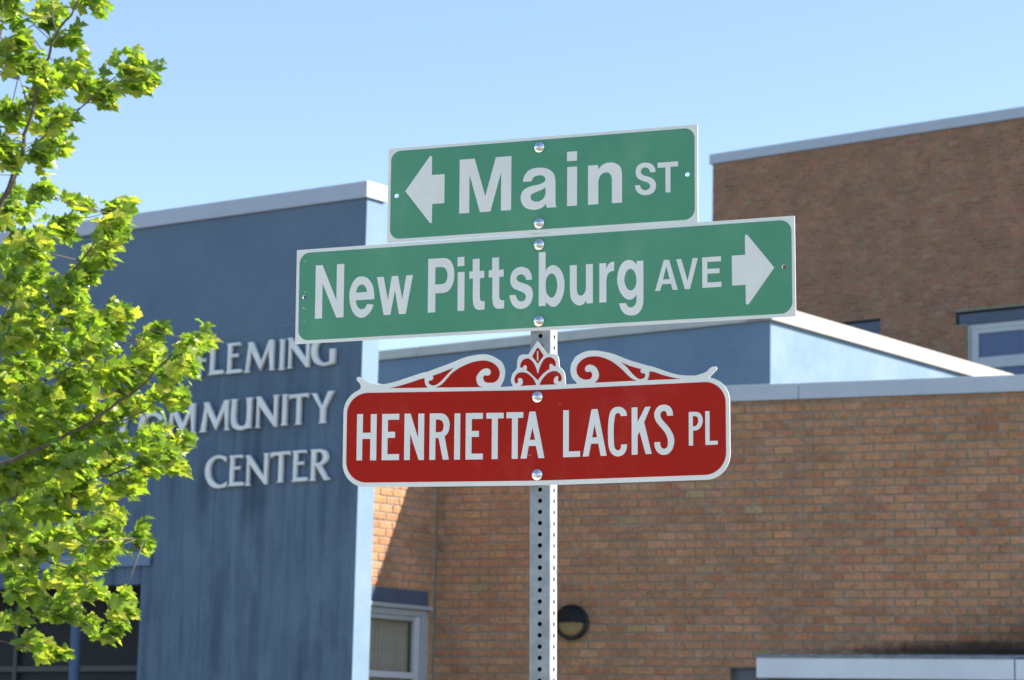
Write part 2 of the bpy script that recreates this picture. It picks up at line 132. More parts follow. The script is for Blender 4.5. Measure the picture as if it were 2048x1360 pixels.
LETTERING = [
  ('F', [[(-21513,55078,1),(-20000,55078,1),(-19943,54697,1),(-20272,54801,1),(-20913,54801,1),(-20913,53966,1),(-20583,53966,1),(-20335,54023,1),(-20381,53583,1),(-20602,53680,1),(-20980,53680,1),(-20980,52442,1),(-20768,52203,1),(-21813,52203,1),(-21577,52486,1),(-21349,54760,1)]]),
  ('L', [[(-19796,55250,1),(-18937,55250,1),(-19141,54967,1),(-19141,52650,1),(-18044,52650,1),(-17683,52540,1),(-17844,52216,1),(-19925,52216,1),(-19674,52516,1),(-19674,54983,1)]]),
  ('E', [[(-17444,55235,1),(-15626,55235,1),(-15552,54829,1),(-15874,54930,1),(-16732,54930,1),(-16732,54098,1),(-16092,54098,1),(-15867,54157,1),(-15913,53695,1),(-16129,53776,1),(-16781,53776,1),(-16781,52541,1),(-15569,52541,1),(-15178,52424,1),(-15374,52159,1),(-17486,52159,1),(-17269,52461,1),(-17269,54915,1)]]),
  ('M', [[(-14517,55114,1),(-13821,55114,1),(-12640,53087,1),(-11709,55126,1),(-11124,55126,1),(-11046,54815,1),(-11046,52320,1),(-10766,52079,1),(-11623,52079,1),(-11464,52317,1),(-11726,54102,1),(-12728,52108,1),(-14084,54166,1),(-14370,52324,1),(-14148,52083,1),(-15020,52083,1),(-14755,52353,1),(-14465,54778,1)]]),
  ('I', [[(-10366,55040,1),(-9547,55040,1),(-9675,54761,1),(-9675,52217,1),(-9432,52005,1),(-10386,52005,1),(-10187,52244,1),(-10187,54740,1)]]),
  ('N', [[(-9277,55096,1),(-8632,55096,1),(-6752,52957,1),(-6752,54810,1),(-6973,55018,1),(-6133,55018,1),(-6325,54732,1),(-6325,52009,1),(-6715,52009,1),(-8726,54109,1),(-8726,52270,1),(-8485,52064,1),(-9231,52064,1),(-9047,52294,1),(-9047,54709,1)]]),
  ('G', [[(-3739,53565,1),(-2963,53565,1),(-3039,53203,1),(-3039,52136,1),(-3966,51986,0),(-4795,52000,0),(-5646,52406,0),(-6047,53131,0),(-6054,54015,0),(-5580,54606,0),(-4591,54837,0),(-3759,54766,0),(-3171,54553,1),(-3269,54160,1),(-3911,54465,0),(-4578,54547,0),(-5144,54191,0),(-5366,53580,0),(-5167,52871,0),(-4647,52390,0),(-4145,52288,0),(-3689,52379,1),(-3689,53252,1)]]),
  ('C', [[(-29145,48956,1),(-29145,48426,1),(-29843,48776,0),(-30692,48832,0),(-31319,48341,0),(-31459,47618,0),(-31122,46800,0),(-30333,46248,0),(-29579,46177,0),(-28905,46428,1),(-29092,45858,1),(-30208,45764,0),(-31262,46078,0),(-31974,46851,0),(-32185,47730,0),(-31901,48578,0),(-31085,49084,0),(-30153,49208,0)]]),
  ('O', [[(-25376,47316,0),(-25494,46711,0),(-25910,46218,0),(-26558,45910,0),(-27345,45834,0),(-28151,46004,0),(-28851,46394,0),(-29340,46947,0),(-29540,47577,0),(-29421,48188,0),(-28999,48685,0),(-28343,48991,0),(-27550,49062,0),(-26745,48886,0),(-26052,48492,0),(-25571,47941,0)],[(-26187,47367,0),(-26256,46929,0),(-26504,46570,0),(-26897,46343,0),(-27374,46283,0),(-27863,46401,0),(-28291,46678,0),(-28589,47072,0),(-28715,47525,0),(-28647,47967,0),(-28397,48327,0),(-28000,48554,0),(-27522,48611,0),(-27033,48491,0),(-26607,48211,0),(-26311,47818,0)]]),
  ('M', [[(-25071,49502,1),(-24340,49502,1),(-23134,47619,1),(-22162,49539,1),(-21441,49539,1),(-21530,49260,1),(-21530,46737,1),(-21153,46469,1),(-22052,46469,1),(-21889,46760,1),(-22100,48490,1),(-23175,46500,1),(-24534,48494,1),(-24755,46741,1),(-24556,46472,1),(-25580,46472,1),(-25306,46774,1),(-24900,49095,1)]]),
  ('M', [[(-20326,49516,1),(-19611,49516,1),(-18438,47654,1),(-17482,49552,1),(-16777,49552,1),(-16869,49277,1),(-16869,46783,1),(-16506,46518,1),(-17384,46518,1),(-17224,46805,1),(-17425,48516,1),(-18482,46549,1),(-19804,48520,1),(-20025,46786,1),(-19832,46521,1),(-20832,46521,1),(-20564,46820,1),(-20159,49114,1)]]),
  ('U', [[(-16602,49568,1),(-15689,49568,1),(-15849,49284,1),(-15871,47745,0),(-15589,47061,0),(-14913,46813,0),(-14471,47015,0),(-14344,47901,0),(-14384,49310,1),(-14538,49583,1),(-13600,49583,1),(-13760,49292,1),(-13760,46715,1),(-13545,46526,1),(-14461,46526,1),(-14717,46418,0),(-15414,46410,0),(-16201,46741,0),(-16490,47529,0),(-16413,49322,1)]]),
  ('N', [[(-13185,49593,1),(-12530,49593,1),(-10736,47458,1),(-10736,49338,1),(-10949,49581,1),(-10096,49581,1),(-10283,49302,1),(-10283,46444,1),(-10621,46444,1),(-12724,48660,1),(-12724,46713,1),(-12439,46491,1),(-13230,46491,1),(-13014,46731,1),(-13014,49216,1)]]),
  ('I', [[(-9754,49559,1),(-8872,49559,1),(-9068,49292,1),(-9068,46737,1),(-8860,46513,1),(-9841,46513,1),(-9593,46731,1),(-9593,49280,1)]]),
  ('T', [[(-8754,49475,1),(-6250,49475,1),(-6250,48970,1),(-6497,49131,1),(-7226,49131,1),(-7226,46683,1),(-7007,46464,1),(-7979,46464,1),(-7745,46663,1),(-7745,49101,1),(-8478,49101,1),(-8754,48982,1)]]),
  ('Y', [[(-5973,49388,1),(-5209,49388,1),(-4421,48119,1),(-3688,49465,1),(-2998,49465,1),(-3184,49217,1),(-4052,47842,1),(-4052,46665,1),(-3849,46409,1),(-4873,46409,1),(-4662,46639,1),(-4662,47824,1),(-5699,49208,1)]]),
  ('C', [[(-16889,43863,1),(-16889,43352,1),(-17544,43682,0),(-18340,43725,0),(-18933,43244,0),(-19070,42545,0),(-18760,41761,0),(-18023,41238,0),(-17316,41178,0),(-16681,41427,1),(-16861,40876,1),(-17909,40773,0),(-18897,41063,0),(-19560,41800,0),(-19751,42645,0),(-19478,43466,0),(-18708,43964,0),(-17831,44095,0)]]),
  ('E', [[(-16504,43958,1),(-14726,43958,1),(-14669,43562,1),(-14988,43678,1),(-15801,43678,1),(-15801,42825,1),(-15186,42825,1),(-14981,42892,1),(-15026,42437,1),(-15239,42515,1),(-15849,42515,1),(-15849,41282,1),(-14704,41282,1),(-14301,41209,1),(-14493,40900,1),(-16546,40900,1),(-16332,41158,1),(-16332,43650,1)]]),
  ('N', [[(-14303,43867,1),(-13647,43867,1),(-11746,41725,1),(-11746,43679,1),(-11928,43930,1),(-11075,43930,1),(-11279,43652,1),(-11279,40868,1),(-11635,40868,1),(-13721,42964,1),(-13721,41055,1),(-13453,40846,1),(-14280,40846,1),(-14063,41070,1),(-14063,43479,1)]]),
  ('T', [[(-10922,43970,1),(-8352,43970,1),(-8308,43488,1),(-8619,43647,1),(-9317,43647,1),(-9317,41169,1),(-9129,40965,1),(-10074,40965,1),(-9823,41165,1),(-9823,43590,1),(-10511,43590,1),(-10922,43355,1)]]),
  ('E', [[(-8061,43962,1),(-6322,43962,1),(-6237,43572,1),(-6542,43686,1),(-7374,43686,1),(-7374,42846,1),(-6770,42846,1),(-6573,42918,1),(-6618,42472,1),(-6822,42549,1),(-7444,42549,1),(-7444,41330,1),(-6333,41330,1),(-5930,41269,1),(-6115,40930,1),(-8116,40930,1),(-7903,41171,1),(-7903,43662,1)]]),
  ('R', [[(-5721,43943,1),(-4515,43943,1),(-3763,43754,0),(-3477,43219,0),(-3635,42708,0),(-4275,42323,1),(-3484,41183,1),(-3018,40999,1),(-3831,40867,1),(-4931,42246,1),(-5122,42316,1),(-5122,41106,1),(-4920,40907,1),(-5846,40907,1),(-5582,41129,1),(-5582,43582,1)],[(-5004,43600,1),(-4499,43623,0),(-4173,43357,0),(-4125,43007,0),(-4374,42699,0),(-5004,42611,1)]]),
]

# ------------------------------------------------------------------ materials
def mat(name):
    mt = bpy.data.materials.new(name)
    mt.use_nodes = True
    nt = mt.node_tree
    nt.nodes.clear()
    out = nt.nodes.new('ShaderNodeOutputMaterial')
    bs = nt.nodes.new('ShaderNodeBsdfPrincipled')
    nt.links.new(bs.outputs[0], out.inputs[0])
    return mt, nt, bs, out

def N(nt, kind, **kw):
    n = nt.nodes.new(kind)
    for k, v_ in kw.items():
        if k in n.inputs:
            n.inputs[k].default_value = v_
        else:
            setattr(n, k, v_)
    return n

def coords(nt, scale=(1, 1, 1), kind='Object'):
    tc = nt.nodes.new('ShaderNodeTexCoord')
    mp = nt.nodes.new('ShaderNodeMapping')
    mp.inputs['Scale'].default_value = scale
    nt.links.new(tc.outputs[kind], mp.inputs['Vector'])
    return mp.outputs[0]

def noise(nt, vec, scale, detail=4, rough=0.55):
    n = N(nt, 'ShaderNodeTexNoise', Scale=scale, Detail=detail, Roughness=rough)
    nt.links.new(vec, n.inputs['Vector'])
    return n.outputs['Fac']

def ramp(nt, fac, stops):
    r = nt.nodes.new('ShaderNodeValToRGB')
    el = r.color_ramp.elements
    while len(el) < len(stops):
        el.new(0.5)
    for e, (p, c) in zip(el, stops):
        e.position = p
        e.color = (c, c, c, 1) if isinstance(c, (int, float)) else (*c, 1)
    nt.links.new(fac, r.inputs[0])
    return r.outputs[0]

def mixc(nt, fac, a, b, blend='MIX'):
    mx = nt.nodes.new('ShaderNodeMix')
    mx.data_type = 'RGBA'
    mx.blend_type = blend
    for sock, val in ((mx.inputs[0], fac), (mx.inputs[6], a), (mx.inputs[7], b)):
        if isinstance(val, bpy.types.NodeSocket):
            nt.links.new(val, sock)
        elif isinstance(val, (int, float)):
            sock.default_value = val
        else:
            sock.default_value = (*val, 1)
    return mx.outputs[2]

def bump(nt, bs, height, strength, dist=0.01):
    b = N(nt, 'ShaderNodeBump', Strength=strength, Distance=dist)
    nt.links.new(height, b.inputs['Height'])
    nt.links.new(b.outputs[0], bs.inputs['Normal'])

def simple(name, col, rough=0.5, metal=0.0, spec=0.5, vary=0.08, vscale=8.0, bmp=0.0, bscale=200.0):
    mt, nt, bs, _ = mat(name)
    v_ = coords(nt)
    f = noise(nt, v_, vscale, 5)
    lo = tuple(c * (1 - vary) for c in col)
    hi = tuple(min(1, c * (1 + vary)) for c in col)
    nt.links.new(ramp(nt, f, [(0.3, lo), (0.7, hi)]), bs.inputs['Base Color'])
    bs.inputs['Roughness'].default_value = rough
    bs.inputs['Metallic'].default_value = metal
    bs.inputs['Specular IOR Level'].default_value = spec
    if bmp:
        bump(nt, bs, noise(nt, v_, bscale, 3), bmp, 0.004)
    return mt

def sheeting(name, col, rough=0.38, spec=0.4, dusty=0.16):
    """retroreflective film: even colour, faint weathering blotches, fine scratches, satin gloss"""
    mt, nt, bs, _ = mat(name)
    v_ = coords(nt)
    f = noise(nt, v_, 7.0, 6, 0.6)
    lo = tuple(c * 0.93 for c in col)
    hi = tuple(min(1, c * 1.07) for c in col)
    base = ramp(nt, f, [(0.3, lo), (0.7, hi)])
    fine = noise(nt, coords(nt, (40, 40, 520)), 1.0, 2)
    base = mixc(nt, ramp(nt, fine, [(0.45, 0.0), (0.75, 0.10)]), base, tuple(min(1, c * 1.25 + 0.02) for c in col))
    scr = noise(nt, coords(nt, (9, 9, 60)), 3.0, 1)
    base = mixc(nt, ramp(nt, scr, [(0.80, 0.0), (0.84, 0.35)]), base, (0.55, 0.58, 0.56))
    gr = noise(nt, v_, 900.0, 2, 0.8)
    base = mixc(nt, 1.0, base, ramp(nt, gr, [(0.25, 0.90), (0.75, 1.10)]), 'MULTIPLY')
    dust = noise(nt, coords(nt, (3.0, 3.0, 2.0)), 2.3, 7, 0.72)
    base = mixc(nt, ramp(nt, dust, [(0.52, 0.0), (0.80, dusty)]), base, (0.42, 0.42, 0.38))
    nt.links.new(base, bs.inputs['Base Color'])
    nt.links.new(ramp(nt, f, [(0.3, rough - 0.06), (0.7, rough + 0.08)]), bs.inputs['Roughness'])
    bs.inputs['Specular IOR Level'].default_value = spec
    bump(nt, bs, noise(nt, v_, 14.0, 2), 0.12, 0.004)
    return mt

WHITE_FILM = sheeting('white_film', (0.755, 0.765, 0.735))
GREEN_FILM = sheeting('green_film', (0.071, 0.282, 0.164))
RED_FILM = sheeting('red_film', (0.385, 0.011, 0.004), 0.34, 0.14, 0.07)

def galvanised():
    mt, nt, bs, _ = mat('galvanised_steel')
    v_ = coords(nt)
    vo = N(nt, 'ShaderNodeTexVoronoi', Scale=130.0)
    nt.links.new(v_, vo.inputs['Vector'])
    f = noise(nt, v_, 25.0, 4)
    c = mixc(nt, 0.8, ramp(nt, vo.outputs['Color'], [(0.2, (0.21, 0.24, 0.27)), (0.8, (0.34, 0.38, 0.42))]),
             ramp(nt, f, [(0.3, (0.21, 0.235, 0.26)), (0.7, (0.37, 0.40, 0.43))]))
    nt.links.new(c, bs.inputs['Base Color'])
    bs.inputs['Metallic'].default_value = 0.35
    nt.links.new(ramp(nt, f, [(0.3, 0.45), (0.7, 0.62)]), bs.inputs['Roughness'])
    return mt
GALV = galvanised()
BOLT_METAL = simple('bolt_metal', (0.78, 0.78, 0.77), 0.13, 1.0, 0.5, 0.06, 300.0)

def stucco(name, streaks, k=1.0):
    mt, nt, bs, _ = mat(name)
    base_a, base_b = (0.096 * k, 0.156 * k, 0.238 * k), (0.130 * k, 0.196 * k, 0.282 * k)
    v_ = coords(nt)
    c = ramp(nt, noise(nt, v_, 1.1, 5), [(0.3, base_a), (0.7, base_b)])
    c = mixc(nt, ramp(nt, noise(nt, v_, 6.0, 6, 0.7), [(0.35, 0.0), (0.75, 0.22)]), c, (0.19 * k, 0.26 * k, 0.33 * k))
    if streaks:
        # run-off stains: only below the joint under the coping, long and vertical
        st = noise(nt, coords(nt, (4.2, 4.2, 0.42)), 1.0, 5, 0.65)
        dk = ramp(nt, st, [(0.40, 0.0), (0.62, 0.88)])
        st2 = noise(nt, coords(nt, (1.9, 1.9, 0.8)), 1.7, 6, 0.68)
        lt = ramp(nt, st2, [(0.50, 0.0), (0.70, 0.75)])
        sx = nt.nodes.new('ShaderNodeSeparateXYZ')
        tc = nt.nodes.new('ShaderNodeTexCoord')
        nt.links.new(tc.outputs['Object'], sx.inputs[0])
        band = N(nt, 'ShaderNodeMapRange')
        band.inputs['From Min'].default_value = 5.75
        band.inputs['From Max'].default_value = 4.9
        nt.links.new(sx.outputs['Z'], band.inputs['Value'])
        low = N(nt, 'ShaderNodeMapRange')
        low.inputs['From Min'].default_value = 4.2
        low.inputs['From Max'].default_value = 3.4
        nt.links.new(sx.outputs['Z'], low.inputs['Value'])
        patch = ramp(nt, noise(nt, coords(nt, (0.9, 0.9, 0.7)), 1.3, 3, 0.6), [(0.35, 0.15), (0.62, 1.0)])
        pm = N(nt, 'ShaderNodeMath', operation='MULTIPLY')
        nt.links.new(dk, pm.inputs[0]); nt.links.new(patch, pm.inputs[1])
        # narrow runs washed down from the letters
        run = ramp(nt, noise(nt, coords(nt, (13, 13, 0.45)), 1.0, 4, 0.65), [(0.50, 0.0), (0.68, 0.55)])
        rm = N(nt, 'ShaderNodeMath', operation='MULTIPLY')
        nt.links.new(run, rm.inputs[0]); nt.links.new(band.outputs[0], rm.inputs[1])
        c = mixc(nt, rm.outputs[0], c, (0.060, 0.098, 0.150))
        mu = N(nt, 'ShaderNodeMath', operation='MULTIPLY')
        nt.links.new(pm.outputs[0], mu.inputs[0]); nt.links.new(band.outputs[0], mu.inputs[1])
        c = mixc(nt, mu.outputs[0], c, (0.052, 0.084, 0.125))
        mu2 = N(nt, 'ShaderNodeMath', operation='MULTIPLY')
        nt.links.new(lt, mu2.inputs[0]); nt.links.new(low.outputs[0], mu2.inputs[1])
        c = mixc(nt, mu2.outputs[0], c, (0.150, 0.228, 0.285))
    nt.links.new(c, bs.inputs['Base Color'])
    bs.inputs['Roughness'].default_value = 0.85
    bs.inputs['Specular IOR Level'].default_value = 0.25
    bump(nt, bs, noise(nt, v_, 160.0, 3), 0.35, 0.003)
    return mt
STUCCO = stucco('blue_grey_stucco', True)
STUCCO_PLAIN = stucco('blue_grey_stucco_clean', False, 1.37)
COPING = simple('grey_blue_coping_metal', (0.40, 0.45, 0.55), 0.42, 0.0, 0.5, 0.06, 3.0)
COPING_LOW = simple('grey_blue_coping_low_roof', (0.46, 0.52, 0.60), 0.42, 0.0, 0.5, 0.06, 3.0)
COPING_MID = simple('grey_coping_block', (0.47, 0.49, 0.48), 0.42, 0.0, 0.5, 0.08, 3.0)
COPING_PALE = simple('pale_coping_metal', (0.40, 0.40, 0.385), 0.4, 0.0, 0.5, 0.05, 3.0)
MORTAR = simple('mortar', (0.250, 0.250, 0.205), 0.95, 0.0, 0.1, 0.22, 14.0, 0.4, 250.0)
FRAME_WHITE = simple('window_frame_paint', (0.50, 0.53, 0.58), 0.4, 0.0, 0.5, 0.05, 6.0)
FRAME_DARK = simple('entrance_frame_dark', (0.045, 0.052, 0.056), 0.5, 0.0, 0.5, 0.1, 6.0)
FRAME_GREY = simple('window_frame_grey', (0.33, 0.36, 0.37), 0.45, 0.0, 0.5, 0.08, 6.0)
LINTEL_BLUE = simple('lintel_blue_steel', (0.060, 0.086, 0.145), 0.45, 0.0, 0.5, 0.12, 6.0)
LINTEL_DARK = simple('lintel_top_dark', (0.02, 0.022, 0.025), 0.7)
LETTER_METAL = simple('raised_letter_metal', (0.68, 0.70, 0.71), 0.36, 0.1, 0.5, 0.08, 9.0)
CANOPY_WHITE = simple('canopy_white_paint', (0.68, 0.735, 0.80), 0.38, 0.0, 0.5, 0.07, 2.0)
FLASHING = simple('flashing_grey', (0.24, 0.265, 0.30), 0.6, 0.0, 0.4, 0.35, 22.0)
LAMP_BLACK = simple('lamp_black_cast_metal', (0.012, 0.014, 0.018), 0.45, 0.0, 0.5, 0.15, 30.0)
LAMP_LENS = simple('lamp_amber_lens', (0.24, 0.19, 0.075), 0.25, 0.0, 0.6, 0.2, 14.0)
POST_BLUE = simple('post_blue_paint', (0.115, 0.165, 0.25), 0.45, 0.0, 0.5, 0.08, 5.0)
DARK_IN = simple('recess_shade_dark', (0.022, 0.027, 0.034), 0.8)  # near-black tone stands in for the shade inside recesses and the post
BLIND = simple('blind_fabric', (0.53, 0.505, 0.45), 0.9, 0.0, 0.1, 0.10, 20.0)
DOOR_BLUE = simple('door_blue_grey', (0.115, 0.140, 0.185), 0.5, 0.0, 0.5, 0.1, 5.0)
ROOFING = simple('roofing_membrane', (0.22, 0.22, 0.21), 0.9)
GROUND_GRASS = simple('ground_grass', (0.055, 0.085, 0.03), 0.95, 0.0, 0.2, 0.35, 3.0, 0.5, 60.0)
CONCRETE = simple('pavement_concrete', (0.42, 0.41, 0.38), 0.85, 0.0, 0.3, 0.14, 2.0, 0.3, 120.0)
ASPHALT = simple('road_asphalt', (0.13, 0.13, 0.128), 0.9, 0.0, 0.3, 0.25, 6.0, 0.5, 150.0)
KERB = simple('kerb_stone', (0.38, 0.37, 0.35), 0.85, 0.0, 0.3, 0.15, 3.0)
ROAD_PAINT = simple('road_paint_yellow', (0.62, 0.44, 0.06), 0.7)

def glass_sky_tint():
    mt, nt, bs, _ = mat('window_glass_sky_tint')
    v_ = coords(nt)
    nt.links.new(ramp(nt, noise(nt, v_, 0.8, 2), [(0.3, (0.040, 0.070, 0.190)), (0.7, (0.050, 0.082, 0.212))]), bs.inputs['Base Color'])  # blue of the reflected sky put into the base colour
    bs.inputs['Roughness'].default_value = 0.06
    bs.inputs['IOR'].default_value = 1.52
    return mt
GLASS_BLUE = glass_sky_tint()

def glass_clear():
    mt, nt, bs, out = mat('window_glass_clear')
    nt.nodes.remove(bs)
    tr = N(nt, 'ShaderNodeBsdfTransparent')
    tr.inputs[0].default_value = (0.88, 0.89, 0.87, 1)
    gl = N(nt, 'ShaderNodeBsdfGlossy', Roughness=0.04)
    lwn = N(nt, 'ShaderNodeLayerWeight', Blend=0.5)
    pw = N(nt, 'ShaderNodeMath', operation='POWER')
    pw.inputs[1].default_value = 4.0
    nt.links.new(lwn.outputs['Facing'], pw.inputs[0])
    lw = N(nt, 'ShaderNodeMath', operation='MULTIPLY_ADD')
    nt.links.new(pw.outputs[0], lw.inputs[0])
    lw.inputs[1].default_value = 0.6
    lw.inputs[2].default_value = 0.06
    mx = N(nt, 'ShaderNodeMixShader')
    nt.links.new(lw.outputs[0], mx.inputs[0]); nt.links.new(tr.outputs[0], mx.inputs[1]); nt.links.new(gl.outputs[0], mx.inputs[2])
    nt.links.new(mx.outputs[0], out.inputs[0])
    return mt
GLASS_CLEAR = glass_clear()

def sooted(nt, c, geo, n3):
    # soot above the metal box over the entrance (world place of the stain)
    sb = N(nt, 'ShaderNodeVectorMath', operation='SUBTRACT')
    sb.inputs[1].default_value = SOOT_AT
    nt.links.new(geo.outputs['Position'], sb.inputs[0])
    soot = None
    for sc, stops in (((0.36, 0.36, 4.6), [(0.22, 0.97), (0.66, 0.86), (1.0, 0.0)]), ((0.55, 0.55, 1.5), [(0.25, 0.85), (0.55, 0.45), (1.05, 0.0)])):
        mp = nt.nodes.new('ShaderNodeMapping')
        mp.inputs['Scale'].default_value = sc
        nt.links.new(sb.outputs[0], mp.inputs['Vector'])
        ln = N(nt, 'ShaderNodeVectorMath', operation='LENGTH')
        nt.links.new(mp.outputs[0], ln.inputs[0])
        ad = N(nt, 'ShaderNodeMath', operation='MULTIPLY_ADD')
        nt.links.new(n3.outputs['Fac'], ad.inputs[0]); ad.inputs[1].default_value = 0.35
        nt.links.new(ln.outputs['Value'], ad.inputs[2])
        r_ = ramp(nt, ad.outputs[0], stops)
        if soot is None:
            soot = r_
        else:
            mx_ = N(nt, 'ShaderNodeMath', operation='MAXIMUM')
            nt.links.new(soot, mx_.inputs[0]); nt.links.new(r_, mx_.inputs[1])
            soot = mx_.outputs[0]
    c = mixc(nt, soot, c, (0.022, 0.020, 0.019))
    return c

def mortar_sooty():
    mt, nt, bs, _ = mat('mortar_low_wall')
    geo = nt.nodes.new('ShaderNodeNewGeometry')
    n3 = N(nt, 'ShaderNodeTexNoise', Scale=11.0, Detail=5.0, Roughness=0.7)
    nt.links.new(geo.outputs['Position'], n3.inputs['Vector'])
    c = ramp(nt, n3.outputs['Fac'], [(0.3, (0.185, 0.188, 0.150)), (0.7, (0.285, 0.282, 0.232))])
    nt.links.new(sooted(nt, c, geo, n3), bs.inputs['Base Color'])
    bs.inputs['Roughness'].default_value = 0.95
    bs.inputs['Specular IOR Level'].default_value = 0.1
    bump(nt, bs, n3.outputs['Fac'], 0.4, 0.004)
    return mt

def brick_material():
    mt, nt, bs, _ = mat('fired_brick')
    at = N(nt, 'ShaderNodeAttribute', attribute_name='tint')
    geo = nt.nodes.new('ShaderNodeNewGeometry')
    n1 = N(nt, 'ShaderNodeTexNoise', Scale=26.0, Detail=6.0, Roughness=0.7)
    nt.links.new(geo.outputs['Position'], n1.inputs['Vector'])
    n2 = N(nt, 'ShaderNodeTexNoise', Scale=2.2, Detail=3.0)
    nt.links.new(geo.outputs['Position'], n2.inputs['Vector'])
    f1 = ramp(nt, n1.outputs['Fac'], [(0.25, 0.62), (0.75, 1.36)])
    f2 = ramp(nt, n2.outputs['Fac'], [(0.3, 0.84), (0.7, 1.16)])
    c = mixc(nt, 1.0, at.outputs['Color'], f1, 'MULTIPLY')
    c = mixc(nt, 1.0, c, f2, 'MULTIPLY')
    # pale bloom left by mortar wash
    n3 = N(nt, 'ShaderNodeTexNoise', Scale=11.0, Detail=5.0, Roughness=0.7)
    nt.links.new(geo.outputs['Position'], n3.inputs['Vector'])
    c = mixc(nt, ramp(nt, n3.outputs['Fac'], [(0.5, 0.0), (0.78, 0.42)]), c, (0.42, 0.38, 0.31))
    c = sooted(nt, c, geo, n3)
    nt.links.new(c, bs.inputs['Base Color'])
    bs.inputs['Roughness'].default_value = 0.9
    bs.inputs['Specular IOR Level'].default_value = 0.2
    bump(nt, bs, n1.outputs['Fac'], 0.5, 0.004)
    return mt

def leaf_material():
    mt, nt, bs, out = mat('maple_leaf')
    at = N(nt, 'ShaderNodeAttribute', attribute_name='tint')
    geo = nt.nodes.new('ShaderNodeNewGeometry')
    n1 = N(nt, 'ShaderNodeTexNoise', Scale=40.0, Detail=3.0)
    nt.links.new(geo.outputs['Position'], n1.inputs['Vector'])
    c = mixc(nt, 1.0, at.outputs['Color'], ramp(nt, n1.outputs['Fac'], [(0.3, 0.82), (0.7, 1.16)]), 'MULTIPLY')
    nt.links.new(c, bs.inputs['Base Color'])
    bs.inputs['Roughness'].default_value = 0.30
    bs.inputs['Specular IOR Level'].default_value = 0.65
    tr = N(nt, 'ShaderNodeBsdfTranslucent')
    tc = mixc(nt, 1.0, c, (1.62, 1.72, 0.75), 'MULTIPLY')
    nt.links.new(tc, tr.inputs['Color'])
    mx = N(nt, 'ShaderNodeMixShader')
    mx.inputs[0].default_value = 0.52
    nt.links.new(bs.outputs[0], mx.inputs[1]); nt.links.new(tr.outputs[0], mx.inputs[2])
    nt.links.new(mx.outputs[0], out.inputs[0])
    return mt
BARK = simple('maple_bark', (0.115, 0.098, 0.085), 0.9, 0.0, 0.2, 0.35, 40.0, 0.5, 120.0)

# ------------------------------------------------------------------ object helpers
def tag(o, label=None, cat=None, group=None, kind=None):
    if label: o['label'] = label
    if cat: o['category'] = cat
    if group: o['group'] = group
    if kind: o['kind'] = kind
    return o

def empty(name, matrix, label, cat, group=None):
    o = bpy.data.objects.new(name, None)
    o.empty_display_size = 0.2
    COL.objects.link(o)
    o.matrix_world = matrix
    return tag(o, label, cat, group)

def link(name, me, mt=None, parent=None, label=None, kind=None):
    o = bpy.data.objects.new(name, me)
    COL.objects.link(o)
    if mt is not None and not me.materials:
        me.materials.append(mt)
    if parent is not None:
        o.parent = parent
    return tag(o, label, None, None, kind)

def mesh(verts, faces):
    me = bpy.data.meshes.new('mesh')
    me.from_pydata([tuple(p) for p in verts], [], faces)
    me.update()
    return me

def from_bm(bm, smooth=False):
    me = bpy.data.meshes.new('mesh')
    bmesh.ops.recalc_face_normals(bm, faces=bm.faces)
    bm.to_mesh(me)
    bm.free()
    if smooth:
        me.polygons.foreach_set('use_smooth', [True] * len(me.polygons))
    return me

def box_bm(bm, x0, x1, y0, y1, z0, z1):
    vs = [bm.verts.new((x, y, z)) for x in (x0, x1) for y in (y0, y1) for z in (z0, z1)]
    for f in ((0, 1, 3, 2), (4, 6, 7, 5), (0, 4, 5, 1), (2, 3, 7, 6), (0, 2, 6, 4), (1, 5, 7, 3)):
        bm.faces.new([vs[i] for i in f])
    return vs

def box(x0, x1, y0, y1, z0, z1, bev=0.0):
    bm = bmesh.new()
    box_bm(bm, x0, x1, y0, y1, z0, z1)
    if bev:
        bmesh.ops.bevel(bm, geom=bm.edges[:], offset=bev, segments=2, profile=0.5, affect='EDGES')
    return from_bm(bm)

def lathe(profile, n=32, axis='y'):
    """profile: (radius, height) pairs turned round the axis; open ends closed when radius is 0"""
    bm = bmesh.new()
    rings = []
    for r, h in profile:
        if r < 1e-6:
            rings.append([bm.verts.new((0, h, 0))])
        else:
            rings.append([bm.verts.new((r * math.cos(2 * math.pi * i / n), h, r * math.sin(2 * math.pi * i / n))) for i in range(n)])
    for a_, b_ in zip(rings, rings[1:]):
        for i in range(n):
            j = (i + 1) % n
            q = [a_[i % len(a_)], a_[j % len(a_)], b_[j % len(b_)], b_[i % len(b_)]]
            q = list(dict.fromkeys(q))
            if len(q) > 2:
                bm.faces.new(q)
    return from_bm(bm, True)

def tube_bm(bm, pts, radii, n=7):
    rings = []
    for i, p in enumerate(pts):
        d_ = (pts[min(i + 1, len(pts) - 1)] - pts[max(i - 1, 0)]).normalized()
        s_ = d_.cross(Vector((0.3, 0.9, 0.2))).normalized()
        t_ = d_.cross(s_)
        rings.append([bm.verts.new(p + (s_ * math.cos(2 * math.pi * k / n) + t_ * math.sin(2 * math.pi * k / n)) * radii[i]) for k in range(n)])
    for a_, b_ in zip(rings, rings[1:]):
        for k in range(n):
            bm.faces.new((a_[k], a_[(k + 1) % n], b_[(k + 1) % n], b_[k]))
    bm.faces.new(rings[0]); bm.faces.new(rings[-1])

